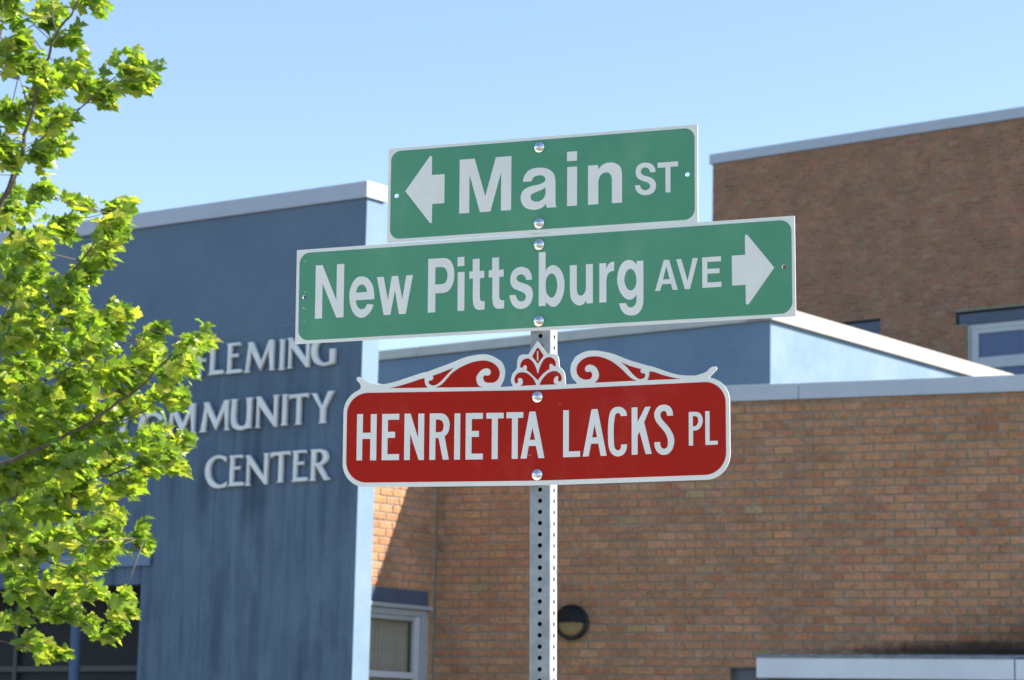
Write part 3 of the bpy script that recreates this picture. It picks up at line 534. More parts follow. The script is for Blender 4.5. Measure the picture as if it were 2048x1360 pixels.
def smooth_contour(c, per=6):
    """control points with corner flags -> polyline (Catmull-Rom between corners)"""
    n = len(c)
    P = [Vector((p[0] * 1e-4, p[1] * 1e-4)) for p in c]
    F = [p[2] for p in c]
    out = []
    for i in range(n):
        j = (i + 1) % n
        out.append(P[i])
        if F[i] and F[j]:
            continue
        a_ = P[i] - (P[j] - P[i]) * 0.0 if F[i] else P[i - 1]
        d_ = P[j] if F[j] else P[(j + 1) % n]
        p0, p1, p2, p3 = a_, P[i], P[j], d_
        for k in range(1, per):
            t = k / per
            out.append(0.5 * ((2 * p1) + (p2 - p0) * t + (2 * p0 - 5 * p1 + 4 * p2 - p3) * t * t + (3 * p1 - p0 - 3 * p2 + p3) * t ** 3))
    return out

def plate_mesh(contours, y_back, y_front, bevel=0.0):
    """filled outline (with holes) as a slab; local x across, z up, -y towards the viewer"""
    cu = bpy.data.curves.new('outline', 'CURVE')
    cu.dimensions = '2D'
    cu.fill_mode = 'BOTH'
    th = y_back - y_front
    cu.extrude = th / 2 - bevel
    cu.bevel_depth = bevel
    cu.bevel_resolution = 1
    cu.offset = -bevel
    for c in contours:
        sp = cu.splines.new('POLY')
        sp.points.add(len(c) - 1)
        sp.points.foreach_set('co', [f for p in c for f in (p[0], p[1], 0, 1)])
        sp.use_cyclic_u = True
    ob = bpy.data.objects.new('outline', cu)
    COL.objects.link(ob)
    dg = bpy.context.evaluated_depsgraph_get()
    me = bpy.data.meshes.new_from_object(ob.evaluated_get(dg))
    bpy.data.objects.remove(ob)
    bpy.data.curves.remove(cu)
    mid = (y_back + y_front) / 2
    me.transform(Matrix(((1, 0, 0, 0), (0, 0, -1, mid), (0, 1, 0, 0), (0, 0, 0, 1))))
    me.materials.clear()
    return me

def rounded(x0, x1, z0, z1, r, n=10):
    pts = []
    for cx, cz, a0 in ((x1 - r, z1 - r, 0), (x0 + r, z1 - r, 90), (x0 + r, z0 + r, 180), (x1 - r, z0 + r, 270)):
        for k in range(n + 1):
            a_ = R(a0 + 90 * k / n)
            pts.append(Vector((cx + r * math.cos(a_), cz + r * math.sin(a_))))
    return pts

def circle(cx, cz, r, n=14):
    return [Vector((cx + r * math.cos(2 * math.pi * k / n), cz + r * math.sin(2 * math.pi * k / n))) for k in range(n)]

def frame3(origin, yaw, tilt=0.0, roll=0.0):
    """x across (turned clockwise by yaw), y away from the viewer, z up"""
    cy, sy = math.cos(yaw), math.sin(yaw)
    Yw = Matrix(((cy, sy, 0), (-sy, cy, 0), (0, 0, 1)))
    ct, st = math.cos(tilt), math.sin(tilt)
    T = Matrix(((1, 0, 0), (0, ct, -st), (0, st, ct)))
    c_, s_ = math.cos(roll), math.sin(roll)
    Rr = Matrix(((c_, 0, -s_), (0, 1, 0), (s_, 0, c_)))
    mm = (Yw @ T @ Rr).to_4x4()
    mm.translation = origin
    return mm

# ------------------------------------------------------------------ places
A_BLD, A_LOW = R(37.78), R(22.45)
U_DIR = Vector((math.cos(A_BLD), -math.sin(A_BLD), 0))
V_DIR = Vector((math.sin(A_BLD), math.cos(A_BLD), 0))
LOW_AT = Vector((-0.7593, 26.2109, 0))
FIN_AT = Vector((-1.4280, 23.400, 0))
MID_AT = Vector((3.8965, 37.0, 0))
TALL_AT = Vector((4.4676, 55.0, 0))
LOW_M = frame3(LOW_AT, A_LOW)
RET_M = frame3(LOW_AT, A_BLD - R(90))
FIN_M = frame3(FIN_AT, A_BLD)
MID_M = frame3(MID_AT, A_BLD)
TALL_M = frame3(TALL_AT, A_BLD)
SOOT_AT = tuple(LOW_M @ Vector((6.35, 0, 2.60)))
BRICK = brick_material()
MORTAR_LOW = mortar_sooty()
LEAF = leaf_material()

# ------------------------------------------------------------------ ground
link('ground', mesh([(-900, -900, 0), (900, -900, 0), (900, 900, 0), (-900, 900, 0)], [(0, 1, 2, 3)]), GROUND_GRASS, kind='structure')
link('pavement', box(-60, 60, 3.6, 7.6, -0.1, 0.10, 0.01), CONCRETE, kind='structure')
link('forecourt', mesh([(-60, 7.6, 0.004), (60, 7.6, 0.004), (60, 52, 0.004), (-60, 52, 0.004)], [(0, 1, 2, 3)]), ASPHALT, kind='structure')
link('road', mesh([(-60, -6, 0.004), (60, -6, 0.004), (60, 3.44, 0.004), (-60, 3.44, 0.004)], [(0, 1, 2, 3)]), ASPHALT, kind='structure')
link('kerb', box(-60, 60, 3.44, 3.597, -0.1, 0.112, 0.015), KERB, kind='structure')
link('far_pavement', box(-60, 60, -9, -6.2, -0.1, 0.10, 0.01), CONCRETE, kind='structure')
link('road_marking', mesh([(-60, -1.35, 0.008), (60, -1.35, 0.008), (60, -1.23, 0.008), (-60, -1.23, 0.008)], [(0, 1, 2, 3)]), ROAD_PAINT, kind='structure')

# ------------------------------------------------------------------ bricks
COURSE, MODULE, JOINT = 0.0847, 0.2050, 0.0145
PALETTE = [(0.404, 0.208, 0.113), (0.391, 0.194, 0.106), (0.415, 0.218, 0.116), (0.378, 0.206, 0.122), (0.43, 0.236, 0.129), (0.389, 0.212, 0.127), (0.415, 0.224, 0.129), (0.404, 0.184, 0.1), (0.357, 0.19, 0.111), (0.399, 0.28, 0.144)]
WEIGHT = [6, 5, 5, 4, 3, 4, 3, 2, 2, 0.7]

def brick_rows(x0, x1, z0, z1, openings, rng):
    """list of (xa, xb, za, zb) of a running bond, cut at the openings"""
    out = []
    row = 0
    z = z0
    while z < z1 - 0.01:
        zt = min(z + COURSE, z1)
        cuts = [(a_, b_) for a_, b_, c_, d_ in openings if c_ < zt - 0.02 and d_ > z + 0.02]
        spans, cur = [], x0
        for a_, b_ in sorted(cuts):
            if a_ > cur: spans.append((cur, a_))
            cur = max(cur, b_)
        if cur < x1: spans.append((cur, x1))
        off = (row % 2) * MODULE / 2
        for a_, b_ in spans:
            k = math.floor((a_ - off) / MODULE)
            while k * MODULE + off < b_:
                xa, xb = max(a_, k * MODULE + off), min(b_, (k + 1) * MODULE + off)
                if xb - xa > 0.03:
                    out.append((xa + JOINT / 2, xb - JOINT / 2, z + JOINT / 2, zt - JOINT / 2))
                k += 1
        z = zt
        row += 1
    return out

def brick_geo(xa, xb, za, zb, rng, proud=0.007):
    """shallow block with softened, slightly uneven arrises"""
    j = lambda s: rng.uniform(-s, s)
    dx, dz = j(0.0025), j(0.002)
    xa, xb, za, zb = xa + dx + j(0.001), xb + dx + j(0.001), za + dz + j(0.001), zb + dz + j(0.001)
    p = proud + j(0.0025)
    c = 0.004
    vs = [(xa, 0.02, za), (xb, 0.02, za), (xb, 0.02, zb), (xa, 0.02, zb),
          (xa, -p + c, za), (xb, -p + c, za), (xb, -p + c, zb), (xa, -p + c, zb),
          (xa + c, -p + j(0.0012), za + c), (xb - c, -p + j(0.0012), za + c), (xb - c, -p + j(0.0012), zb - c), (xa + c, -p + j(0.0012), zb - c)]
    fs = []
    for b in (0, 4):
        for i in range(4):
            k = (i + 1) % 4
            fs.append((b + i, b + k, b + 4 + k, b + 4 + i))
    fs.append((8, 9, 10, 11))
    return vs, fs

def tinted(me, cols_per_vert):
    at = me.color_attributes.new('tint', 'FLOAT_COLOR', 'POINT')
    at.data.foreach_set('color', np.asarray(cols_per_vert, dtype=np.float32).ravel())

def pick(rng):
    c = rng.choices(PALETTE, WEIGHT)[0]
    k = rng.uniform(0.90, 1.10)
    return tuple(ch * k * rng.uniform(0.96, 1.04) for ch in c)

def brick_mass(bricks, rng, shade=(1.0, 1.0, 1.0)):
    V, Fc, T = [], [], []
    for b in bricks:
        vs, fs = brick_geo(*b, rng)
        o = len(V)
        V += vs
        Fc += [tuple(i + o for i in f) for f in fs]
        t = pick(rng)
        T += [(t[0] * shade[0], t[1] * shade[1], t[2] * shade[2], 1.0)] * len(vs)
    me = mesh(V, Fc)
    tinted(me, T)
    me.materials.append(BRICK)
    return me

# ------------------------------------------------------------------ low brick building
rng = random.Random(11)
CAN_Y = -0.16                                   # the metal box stands out from the wall
low = empty('low_brick_building', LOW_M, 'low brown brick building with flat grey blue coping behind the red sign', 'building')
WALL_TOP = 5.125
wall = bmesh.new()
DOOR = (3.25, 6.05, 0.0, 2.45)
# backing wall around the door opening
for x0, x1, z0, z1 in ((0.0, DOOR[0], 0, WALL_TOP), (DOOR[1], 12.0, 0, WALL_TOP), (DOOR[0], DOOR[1], DOOR[3], WALL_TOP)):
    box_bm(wall, x0, x1, 0.0, 0.30, z0, z1)
wall_o = link('wall', from_bm(wall), MORTAR_LOW, low)
rows = brick_rows(0.012, 12.0, 0.0, WALL_TOP, [DOOR], rng)
full = [b for b in rows if abs((b[1] - b[0]) - (MODULE - JOINT)) < 1e-3 and abs((b[3] - b[2]) - (COURSE - JOINT)) < 1e-3
        and (b[0] + b[1]) / 2 < 6.22 and b[2] > 2.60]
full.sort(key=lambda b: -(b[0] + b[1]))
single = set(full[:300])
link('bricks', brick_mass([b for b in rows if b not in single], rng), None, wall_o, kind='stuff')
protos = []
for k in range(28):
    L, H = MODULE - JOINT, COURSE - JOINT
    vs, fs = brick_geo(-L / 2, L / 2, -H / 2, H / 2, rng)
    me = mesh(vs, fs)
    tinted(me, [(*pick(rng), 1.0)] * len(vs))
    me.materials.append(BRICK)
    protos.append(me)
for b in full[:300]:
    o = link('brick', rng.choice(protos), None, wall_o)
    o.location = ((b[0] + b[1]) / 2, 0, (b[2] + b[3]) / 2)
# coping in lengths, with an open joint between
for x0, x1 in ((0.02, 3.95), (3.955, 8.0), (8.005, 12.0)):
    link('coping', box(x0, x1, -0.035, 0.36, WALL_TOP, 5.288, 0.006), COPING_LOW, low)
link('roof', box(0.05, 12.0, 0.301, 9.0, 4.75, 4.95), ROOFING, low)
link('door', box(DOOR[0], DOOR[1], 0.10, 0.15, 0.0, DOOR[3]), DOOR_BLUE, low)
# metal box over the entrance
awn = link('awning_box', box(3.566, 6.10, CAN_Y, -0.011, 2.348, 2.544, 0.006), CANOPY_WHITE, low, 'white metal box over the entrance with soot above')
link('awning_lip', box(3.560, 6.105, CAN_Y - 0.008, -0.0105, 2.545, 2.562, 0.004), FLASHING, awn)
link('flashing', box(3.53, 6.5, -0.03, -0.0102, 2.5625, 2.588, 0.003), FLASHING, awn)
link('awning_box', box(6.112, 8.6, CAN_Y + 0.01, -0.011, 2.348, 2.544, 0.006), CANOPY_WHITE, low)

# wall lamp
lamp = empty('wall_lamp', LOW_M @ Matrix.Translation((1.566, -0.012, 2.898)), 'round black bulkhead lamp with half hood and amber lens on the brick wall', 'lamp')
link('base', lathe([(0.0, 0.0), (0.176, 0.0), (0.183, -0.02), (0.180, -0.055), (0.165, -0.072), (0.150, -0.070), (0.148, -0.045), (0.0, -0.045)], 40), LAMP_BLACK, lamp)
link('lens', lathe([(0.147, -0.046), (0.140, -0.062), (0.10, -0.078), (0.05, -0.085), (0.0, -0.087)], 32), LAMP_LENS, lamp)
bm = bmesh.new()
rings = []
for i, (r, h) in enumerate([(0.172, -0.060), (0.168, -0.088), (0.150, -0.110), (0.10, -0.124), (0.05, -0.130), (0.004, -0.131)]):
    rings.append([bm.verts.new((r * math.cos(R(a_)), h, r * math.sin(R(a_)) )) for a_ in range(-2, 183, 8)])
for a_, b_ in zip(rings, rings[1:]):
    for k in range(len(a_) - 1):
        bm.faces.new((a_[k], a_[k + 1], b_[k + 1], b_[k]))
bmesh.ops.solidify(bm, geom=bm.faces[:], thickness=0.006)
link('hood', from_bm(bm, True), LAMP_BLACK, lamp)

# return wall of the same building with the window, facing right
ret = empty('brick_return_wall', RET_M, 'short brick return wall with window, partly sunlit, beside the blue stucco wall', 'wall')
WIN = (-2.0, -0.10, 1.45, 3.21)
bm = bmesh.new()
for x0, x1, z0, z1 in ((-2.38, WIN[0], 0, WALL_TOP), (WIN[1], -0.001, 0, WALL_TOP), (WIN[0], WIN[1], WIN[3], WALL_TOP), (WIN[0], WIN[1], 0, WIN[2])):
    box_bm(bm, x0, x1, 0.0, 0.30, z0, z1)
rw = link('wall', from_bm(bm), MORTAR, ret)
rrows = brick_rows(-2.38, -0.012, 0.0, WALL_TOP, [WIN], rng)
# the bricks that show between the stucco wall and the inner corner are singles
for b in rrows:
    if abs((b[1] - b[0]) - (MODULE - JOINT)) < 1e-3 and b[0] > -1.12 and b[2] > 3.2:
        o = link('brick', rng.choice(protos), None, rw)
        o.location = ((b[0] + b[1]) / 2, 0, (b[2] + b[3]) / 2)
link('bricks', brick_mass([b for b in rrows if not (abs((b[1] - b[0]) - (MODULE - JOINT)) < 1e-3 and b[0] > -1.12 and b[2] > 3.2)], rng), None, rw, kind='stuff')
link('coping', box(-2.38, -0.04, -0.035, 0.36, WALL_TOP, 5.288, 0.006), COPING, ret)
win = link('window', box(WIN[0] + 0.03, WIN[1] + 0.02, 0.002, 0.06, 2.945, 3.01, 0.004), FRAME_GREY, ret)
link('lintel', box(WIN[0], WIN[1] - 0.015, -0.012, 0.05, 3.06, 3.205, 0.004), LINTEL_BLUE, win)
link('ledge', box(WIN[0] - 0.02, WIN[1] + 0.045, -0.035, 0.05, 3.015, 3.058, 0.005), FRAME_GREY, win)
link('jamb', box(-0.20, WIN[1] + 0.022, -0.004, 0.09, 1.45, 2.944, 0.006), FRAME_GREY, win)
link('sash_stile', box(-0.285, -0.202, 0.012, 0.07, 1.45, 2.943, 0.005), FRAME_WHITE, win)
link('sash_stile', box(-1.97, -1.89, 0.012, 0.07, 1.45, 2.943, 0.005), FRAME_WHITE, win)
link('transom', box(-1.889, -0.287, 0.008, 0.07, 2.30, 2.365, 0.005), FRAME_WHITE, win)
link('sash_rail', box(-1.889, -0.287, 0.014, 0.07, 2.895, 2.943, 0.004), FRAME_GREY, win)
for z0, z1 in ((2.366, 2.894), (1.455, 2.299)):
    link('pane', box(-1.888, -0.288, 0.045, 0.049, z0, z1), GLASS_CLEAR, win)
bl = link('blind', box(-1.95, -0.22, 0.10, 0.13, 2.95, 2.99), BLIND, win)
for k in range(28):
    x = -1.93 + k * 0.061
    me = box(-0.034, 0.034, -0.0015, 0.0015, 1.47, 2.945)
    o = link('slat', me, BLIND, bl)
    o.location = (x, 0.115, 0)
    o.rotation_euler = (0, 0, R(5 + rng.uniform(-2, 2)))
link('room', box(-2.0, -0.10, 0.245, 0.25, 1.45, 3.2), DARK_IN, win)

# ------------------------------------------------------------------ stucco wall
fin = empty('stucco_wall', FIN_M, 'tall blue grey stained stucco wall carrying the raised lettering', 'wall')
FT, FB, FL = 0.245, 5.66, -9.0
def slab(x0, x1, zl0, zr0, zl1, zr1, y0, y1, bev):
    bm = bmesh.new()
    vs = [bm.verts.new(p) for p in ((x0, y0, zl0), (x1, y0, zr0), (x1, y0, zr1), (x0, y0, zl1), (x0, y1, zl0), (x1, y1, zr0), (x1, y1, zr1), (x0, y1, zl1))]
    for f in ((0, 1, 2, 3), (5, 4, 7, 6), (4, 0, 3, 7), (1, 5, 6, 2), (3, 2, 6, 7), (4, 5, 1, 0)):
        bm.faces.new([vs[i] for i in f])
    bmesh.ops.bevel(bm, geom=bm.edges[:], offset=bev, segments=2, profile=0.5, affect='EDGES')
    return from_bm(bm)
SL = 0.015                                       # the coping climbs slightly to the left
ztop = lambda x, z: z - SL * x
link('core', box(FL + 0.01, -0.012, 0.006, FT - 0.006, 5.4, 6.78), STUCCO_PLAIN, fin)
link('panel', slab(FL, 0.0, FB + 0.005, FB + 0.005, ztop(FL, 6.803), 6.803, 0.0, FT, 0.006), STUCCO, fin)
OPEN_X = -2.86
bm = bmesh.new()
box_bm(bm, OPEN_X, 0.0, 0.0, FT, 0.0, FB - 0.005)
lower = link('panel', from_bm(bm), STUCCO, fin)
lower.modifiers.new('soft', 'BEVEL').width = 0.006
link('panel', box(FL, OPEN_X - 0.002, 0.0, FT, 3.165, FB - 0.005, 0.005), STUCCO, fin)
link('end_face', box(0.0005, 0.0035, 0.004, FT - 0.004, 0.0, 6.802), STUCCO_PLAIN, fin)  # added skin, unstained and made paler to brighten the sunlit end
for k, (x0, x1) in enumerate(((-9.0, -6.31), (-6.304, -3.31), (-3.304, 0.028))):
    link('coping', slab(x0, x1, ztop(x0, 6.806), ztop(x1, 6.806), ztop(x0, 6.968), ztop(x1, 6.968), -0.032, FT + 0.03, 0.007), COPING, fin)
# entrance canopy to the left, with posts and dark recess
CX, CP = -2.71, -3.90
can = empty('entrance_canopy', FIN_M, 'blue entrance canopy on posts under the lettered wall behind the maple', 'canopy')
link('fascia', box(-9.0, CX, -0.045, -0.011, 3.345, 3.485, 0.006), STUCCO_PLAIN, can)
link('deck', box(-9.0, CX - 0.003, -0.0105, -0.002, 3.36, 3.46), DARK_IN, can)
for x in (CP, -7.2):
    me = lathe([(0.0, 0), (0.10, 0), (0.10, 0.02), (0.058, 0.03), (0.058, 3.162), (0.0, 3.162)], 20)
    me.transform(Matrix.Rotation(R(90), 4, 'X'))
    o = link('post', me, POST_BLUE, can)
    o.location = (x, 0.12, 0)
rec = empty('entrance_screen', FIN_M, 'glazed entrance screen with shade painted in dark, set back under the canopy', 'entrance')
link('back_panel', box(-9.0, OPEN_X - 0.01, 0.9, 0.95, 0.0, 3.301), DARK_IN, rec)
link('side_wall', box(OPEN_X - 0.001, OPEN_X + 0.12, FT + 0.002, 1.05, 0.0, 3.30), POST_BLUE, rec)
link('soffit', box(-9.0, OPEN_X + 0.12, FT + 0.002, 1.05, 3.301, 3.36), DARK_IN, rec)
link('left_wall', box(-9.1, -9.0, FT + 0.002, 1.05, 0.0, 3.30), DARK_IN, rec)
for x in (-5.65, -6.6, -7.6):
    link('mullion', box(x - 0.03, x + 0.03, 0.84, 0.899, 0.0, 3.29, 0.004), FRAME_DARK, rec)
link('transom', box(-9.0, OPEN_X - 0.02, 0.845, 0.898, 2.33, 2.39), FRAME_DARK, rec)

# raised letters
sign = empty('wall_lettering', FIN_M, 'raised pale metal letters FLEMING COMMUNITY CENTER on the blue wall', 'lettering')
for ch, cs in LETTERING:
    link('letter', plate_mesh([smooth_contour(c, 5) for c in cs], -0.012, -0.052, 0.006), LETTER_METAL, sign)

# ------------------------------------------------------------------ mid stucco block
midb = empty('stucco_block', MID_M, 'blue grey stucco block with one sunlit white side behind the signs', 'building')
link('wall', box(-14.0, 0.0, 0.0, 14.0, 0.0, 8.10, 0.01), STUCCO_PLAIN, midb)
for x0, x1 in ((-13.9, -6.905), (-6.90, -0.011)):
    link('coping', box(x0, x1, -0.06, 0.35, 8.102, 8.262, 0.008), COPING_MID, midb)
for y0, y1 in ((-0.06, 5.2), (5.206, 13.9)):
    link('coping', box(-0.01 - 0.40, 0.06, y0, y1, 8.1025, 8.345, 0.008), COPING_PALE, midb)
link('roof', box(-13.6, -0.42, 0.36, 13.8, 8.1, 8.2), ROOFING, midb)

# ------------------------------------------------------------------ tall brick building
tall = empty('tall_brick_building', TALL_M, 'tall dark brick building with grey blue coping and white framed windows', 'building')
TT = 14.85
WINS = [(1.62, 4.30, 8.2, 10.92), (6.06, 8.74, 8.2, 10.885)]
TB = 5.0
bm = bmesh.new()
OPENINGS = []
for x0, x1, z0, z1 in WINS:                      # lintel slot wider than the window under it
    OPENINGS += [(x0, x1, 10.61, z1), (x0 + 0.27, x1 - 0.27, z0, 10.61)]
xs = [0.0] + [w for q in WINS for w in q[:2]] + [16.0]
for k in range(0, len(xs) - 1, 2):
    box_bm(bm, xs[k], xs[k + 1], 0.0, 0.35, 0, TT)
for w in WINS:
    box_bm(bm, w[0], w[1], 0.0, 0.35, w[3], TT)
    box_bm(bm, w[0], w[1], 0.0, 0.35, 0, w[2])
    box_bm(bm, w[0], w[0] + 0.27, 0.0, 0.35, w[2], 10.61)
    box_bm(bm, w[1] - 0.27, w[1], 0.0, 0.35, w[2], 10.61)
tw = link('wall', from_bm(bm), MORTAR, tall)
link('bricks', brick_mass(brick_rows(0.0, 16.0, TB, TT, OPENINGS, rng), rng, (0.78, 0.71, 0.78)), None, tw, kind='stuff')
link('core', box(0.01, 16.0, 0.36, 14.0, 0.0, 14.6), ROOFING, tall)
link('side_wall', box(0.0, 0.25, 0.351, 14.0, 0.0, TT), MORTAR, tall)
for x0, x1 in ((-0.06, 3.60), (3.606, 9.8), (9.806, 16.0)):
    link('coping', box(x0, x1, -0.06, 0.45, TT + 0.002, 15.08, 0.008), COPING, tall)
for q, (x0, x1, z0, z1) in enumerate(WINS):
    lin = link('window', box(x0 + 0.30, x1 - 0.10, 0.09, 0.16, 10.50, 10.605, 0.006), FRAME_WHITE, tall)
    link('lintel', box(x0 + 0.07, x1 - 0.002, 0.055, 0.12, 10.61, z1 - 0.045, 0.006), LINTEL_BLUE, lin)
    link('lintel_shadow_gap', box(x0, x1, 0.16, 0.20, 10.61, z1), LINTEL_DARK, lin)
    link('jamb', box(x0 + 0.27, x0 + 0.32, 0.06, 0.17, z0, 10.60, 0.005), FRAME_WHITE, lin)
    link('jamb', box(x1 - 0.32, x1 - 0.27, 0.06, 0.17, z0, 10.60, 0.005), FRAME_WHITE, lin)
    xa, xb = x0 + 0.33, x1 - 0.33
    link('stile', box(xa, xa + 0.165, 0.095, 0.165, z0, 10.499, 0.006), FRAME_WHITE, lin)
    link('stile', box(xb - 0.14, xb, 0.095, 0.165, z0, 10.499, 0.006), FRAME_WHITE, lin)
    xm = x0 + 1.62
    link('mullion', box(xm - 0.075, xm + 0.075, 0.095, 0.165, z0, 10.499, 0.006), FRAME_WHITE, lin)
    for pa, pb in ((xa + 0.166, xm - 0.076), (xm + 0.076, xb - 0.141)):
        link('head_rail', box(pa, pb, 0.10, 0.165, 10.405, 10.498, 0.005), FRAME_WHITE, lin)
        link('transom', box(pa, pb, 0.10, 0.165, 9.66, 9.90, 0.008), FRAME_WHITE, lin)
        for za, zb in ((9.902, 10.403), (z0 + 0.1, 9.658)):
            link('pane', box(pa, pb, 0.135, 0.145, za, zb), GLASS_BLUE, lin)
    link('sill', box(x0, x1, 0.02, 0.2, z0 - 0.05, z0 + 0.05, 0.006), FRAME_WHITE, lin)

# ------------------------------------------------------------------ post
YAW, TILT, SROLL = R(19.954), R(0.371), R(0.892)
MAIN_M = frame3(Vector((0.05643, 5.64588, 2.85745)), YAW, TILT, SROLL - R(0.212))
NEW_M = frame3(Vector((0.05511, 5.64794, 2.62784)), YAW, TILT, SROLL)
# the red board is seated on the front face of the post
RED_O = Vector((0.06449, 5.67923, 2.27584))
_n = NEW_M.to_3x3().col[1]
_c = Vector((0, 0, CAM_Z))
RED_K = ((NEW_M.translation + _n * 0.0045 - _c).dot(_n)) / ((RED_O - _c).dot(_n))
RED_M = frame3(_c + (RED_O - _c) * RED_K, R(20.92), TILT, R(0.80)) @ Matrix.Scale(RED_K, 4)
RED_BEND = R(20.92 - 9.21)

W = 0.0254                                        # half width of the square tube
POST_X, POST_Y = 0.0055, 0.034                    # axis of the tube behind the boards, in the board frame
POST_TOP, POST_LOW = 0.345, -2.75
post = empty('sign_post', NEW_M @ Matrix.Translation((POST_X, POST_Y, 0)), 'galvanised square steel post with a row of punched holes', 'post')
bm = bmesh.new()
HR, NC = 0.0053, 12
pitch = 0.0254
nh = int((POST_TOP - POST_LOW) / pitch)
def face_pt(side, a_, z, off=0.0):
    w = W - off
    return ((a_, -w, z), (w, a_, z), (-a_, w, z), (-w, -a_, z))[side]
wi = W - 0.004                                    # rounded corner starts here
for side in range(4):
    for k in range(nh):
        zc = POST_TOP - (k + 0.5) * pitch - 0.0
        z0, z1 = zc - pitch / 2, zc + pitch / 2
        hole = [(HR * math.cos(R(45 + 360 * i / NC)), zc + HR * math.sin(R(45 + 360 * i / NC))) for i in range(NC)]
        outer = []
        for i in range(NC):
            ang = R(45 + 360 * i / NC)
            c_, s_ = math.cos(ang), math.sin(ang)
            t = min(wi / max(abs(c_), 1e-6), (pitch / 2) / max(abs(s_), 1e-6))
            outer.append((c_ * t, zc + s_ * t))
        # corners of the cell belong to the fan too
        corners = {}
        ov = [bm.verts.new(face_pt(side, *p)) for p in outer]
        hv = [bm.verts.new(face_pt(side, *p)) for p in hole]
        iv = [bm.verts.new(face_pt(side, p[0], p[1], 0.003)) for p in hole]
        for i in range(NC):
            j = (i + 1) % NC
            bm.faces.new((ov[i], ov[j], hv[j], hv[i]))
            bm.faces.new((hv[i], hv[j], iv[j], iv[i]))
        for sx in (-1, 1):
            for sz in (-1, 1):
                cpt = (sx * wi, zc + sz * pitch / 2)
                near = sorted(range(NC), key=lambda i: (outer[i][0] - cpt[0]) ** 2 + (outer[i][1] - cpt[1]) ** 2)
                a0, = near[:1]
                # corner triangle between the cell corner and its two neighbours on the cell border
                nb = [i for i in range(NC) if (abs(abs(outer[i][0]) - wi) < 1e-6 and outer[i][0] * sx > 0 and (outer[i][1] - zc) * sz > 0)
                      or (abs(abs(outer[i][1] - zc) - pitch / 2) < 1e-6 and outer[i][0] * sx > 0 and (outer[i][1] - zc) * sz > 0)]
                side_pts = [i for i in nb if abs(abs(outer[i][0]) - wi) < 1e-6]
                top_pts = [i for i in nb if abs(abs(outer[i][1] - zc) - pitch / 2) < 1e-6]
                if side_pts and top_pts:
                    si = max(side_pts, key=lambda i: abs(outer[i][1] - zc))
                    ti = max(top_pts, key=lambda i: abs(outer[i][0]))
                    if si != ti:
                        cv = bm.verts.new(face_pt(side, *cpt))
                        bm.faces.new((ov[si], cv, ov[ti]))
zt, zb = POST_TOP, POST_TOP - nh * pitch
for side in range(4):                             # rounded arrises
    cxs = ((1, -1), (1, 1), (-1, 1), (-1, -1))[side]
    arc = [(cxs[0] * (wi) + 0.004 * math.cos(R(a_)), cxs[1] * (wi) + 0.004 * math.sin(R(a_)))
           for a_ in [(-90, -60, -30, 0), (0, 30, 60, 90), (90, 120, 150, 180), (180, 210, 240, 270)][side]]
    for p, q in zip(arc, arc[1:]):
        vs = [bm.verts.new((*p, zb)), bm.verts.new((*q, zb)), bm.verts.new((*q, zt)), bm.verts.new((*p, zt))]
        bm.faces.new(vs)
bmesh.ops.remove_doubles(bm, verts=bm.verts, dist=1e-5)
link('tube', from_bm(bm), GALV, post)
bm = bmesh.new()                                  # added dark core, its colour stands in for shade behind the holes
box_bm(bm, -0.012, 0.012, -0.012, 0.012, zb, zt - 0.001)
link('hole_shade_core', from_bm(bm), DARK_IN, post)

# ------------------------------------------------------------------ boards
def bolts(parent, spots, fn=None):
    for (bx, bz) in spots:
        me = lathe([(0.0132, -0.0002), (0.0134, -0.0012), (0.0124, -0.0026), (0.0090, -0.0046), (0.0055, -0.0064), (0.0030, -0.0070), (0.0026, -0.0073), (0.0, -0.0075)], 28)
        o = link('bolt', me, BOLT_METAL, parent)
        o.location = (bx, BF, bz)
BF = -0.0036
def board(name, matrix, w, h, panel, film, glyphs, spots, holes, label, rad):
    e = empty(name, matrix, label, 'street sign', 'street signs on the post')
    hc = [circle(x, z, 0.0052) for x, z in holes]
    link('plate', plate_mesh([rounded(-w / 2, w / 2, -h / 2, h / 2, 0.0015, 2)] + hc, 0.0, -0.0024), WHITE_FILM, e)
    link('colour_panel', plate_mesh([rounded(*panel, rad)] + hc, -0.0025, -0.0029), film, e)
    for ch, cs in glyphs:
        link('arrow' if ch == 'arrow' else 'letter', plate_mesh([smooth_contour(c) for c in cs], -0.0030, -0.0034), WHITE_FILM, e)
    bolts(e, spots)
    return e
board('street_sign', MAIN_M, 0.762, 0.2286, (-0.3735, 0.3738, -0.1062, 0.1070), GREEN_FILM, MAIN_ST, ((-0.0003, 0.0889), (0.0003, -0.0916)),
      ((-0.3574, -0.0018), (0.3572, -0.0011)), 'shorter green sign on top reading Main ST with arrow pointing left', 0.024)
board('street_sign', NEW_M, 1.2192, 0.2286, (-0.6016, 0.6019, -0.1066, 0.1058), GREEN_FILM, NEW_PITT, ((0.0058, 0.0872), (0.0055, -0.0920)),
      ((-0.5868, -0.0016), (0.5848, -0.0011)), 'long green sign reading New Pittsburg AVE with arrow pointing right', 0.026)

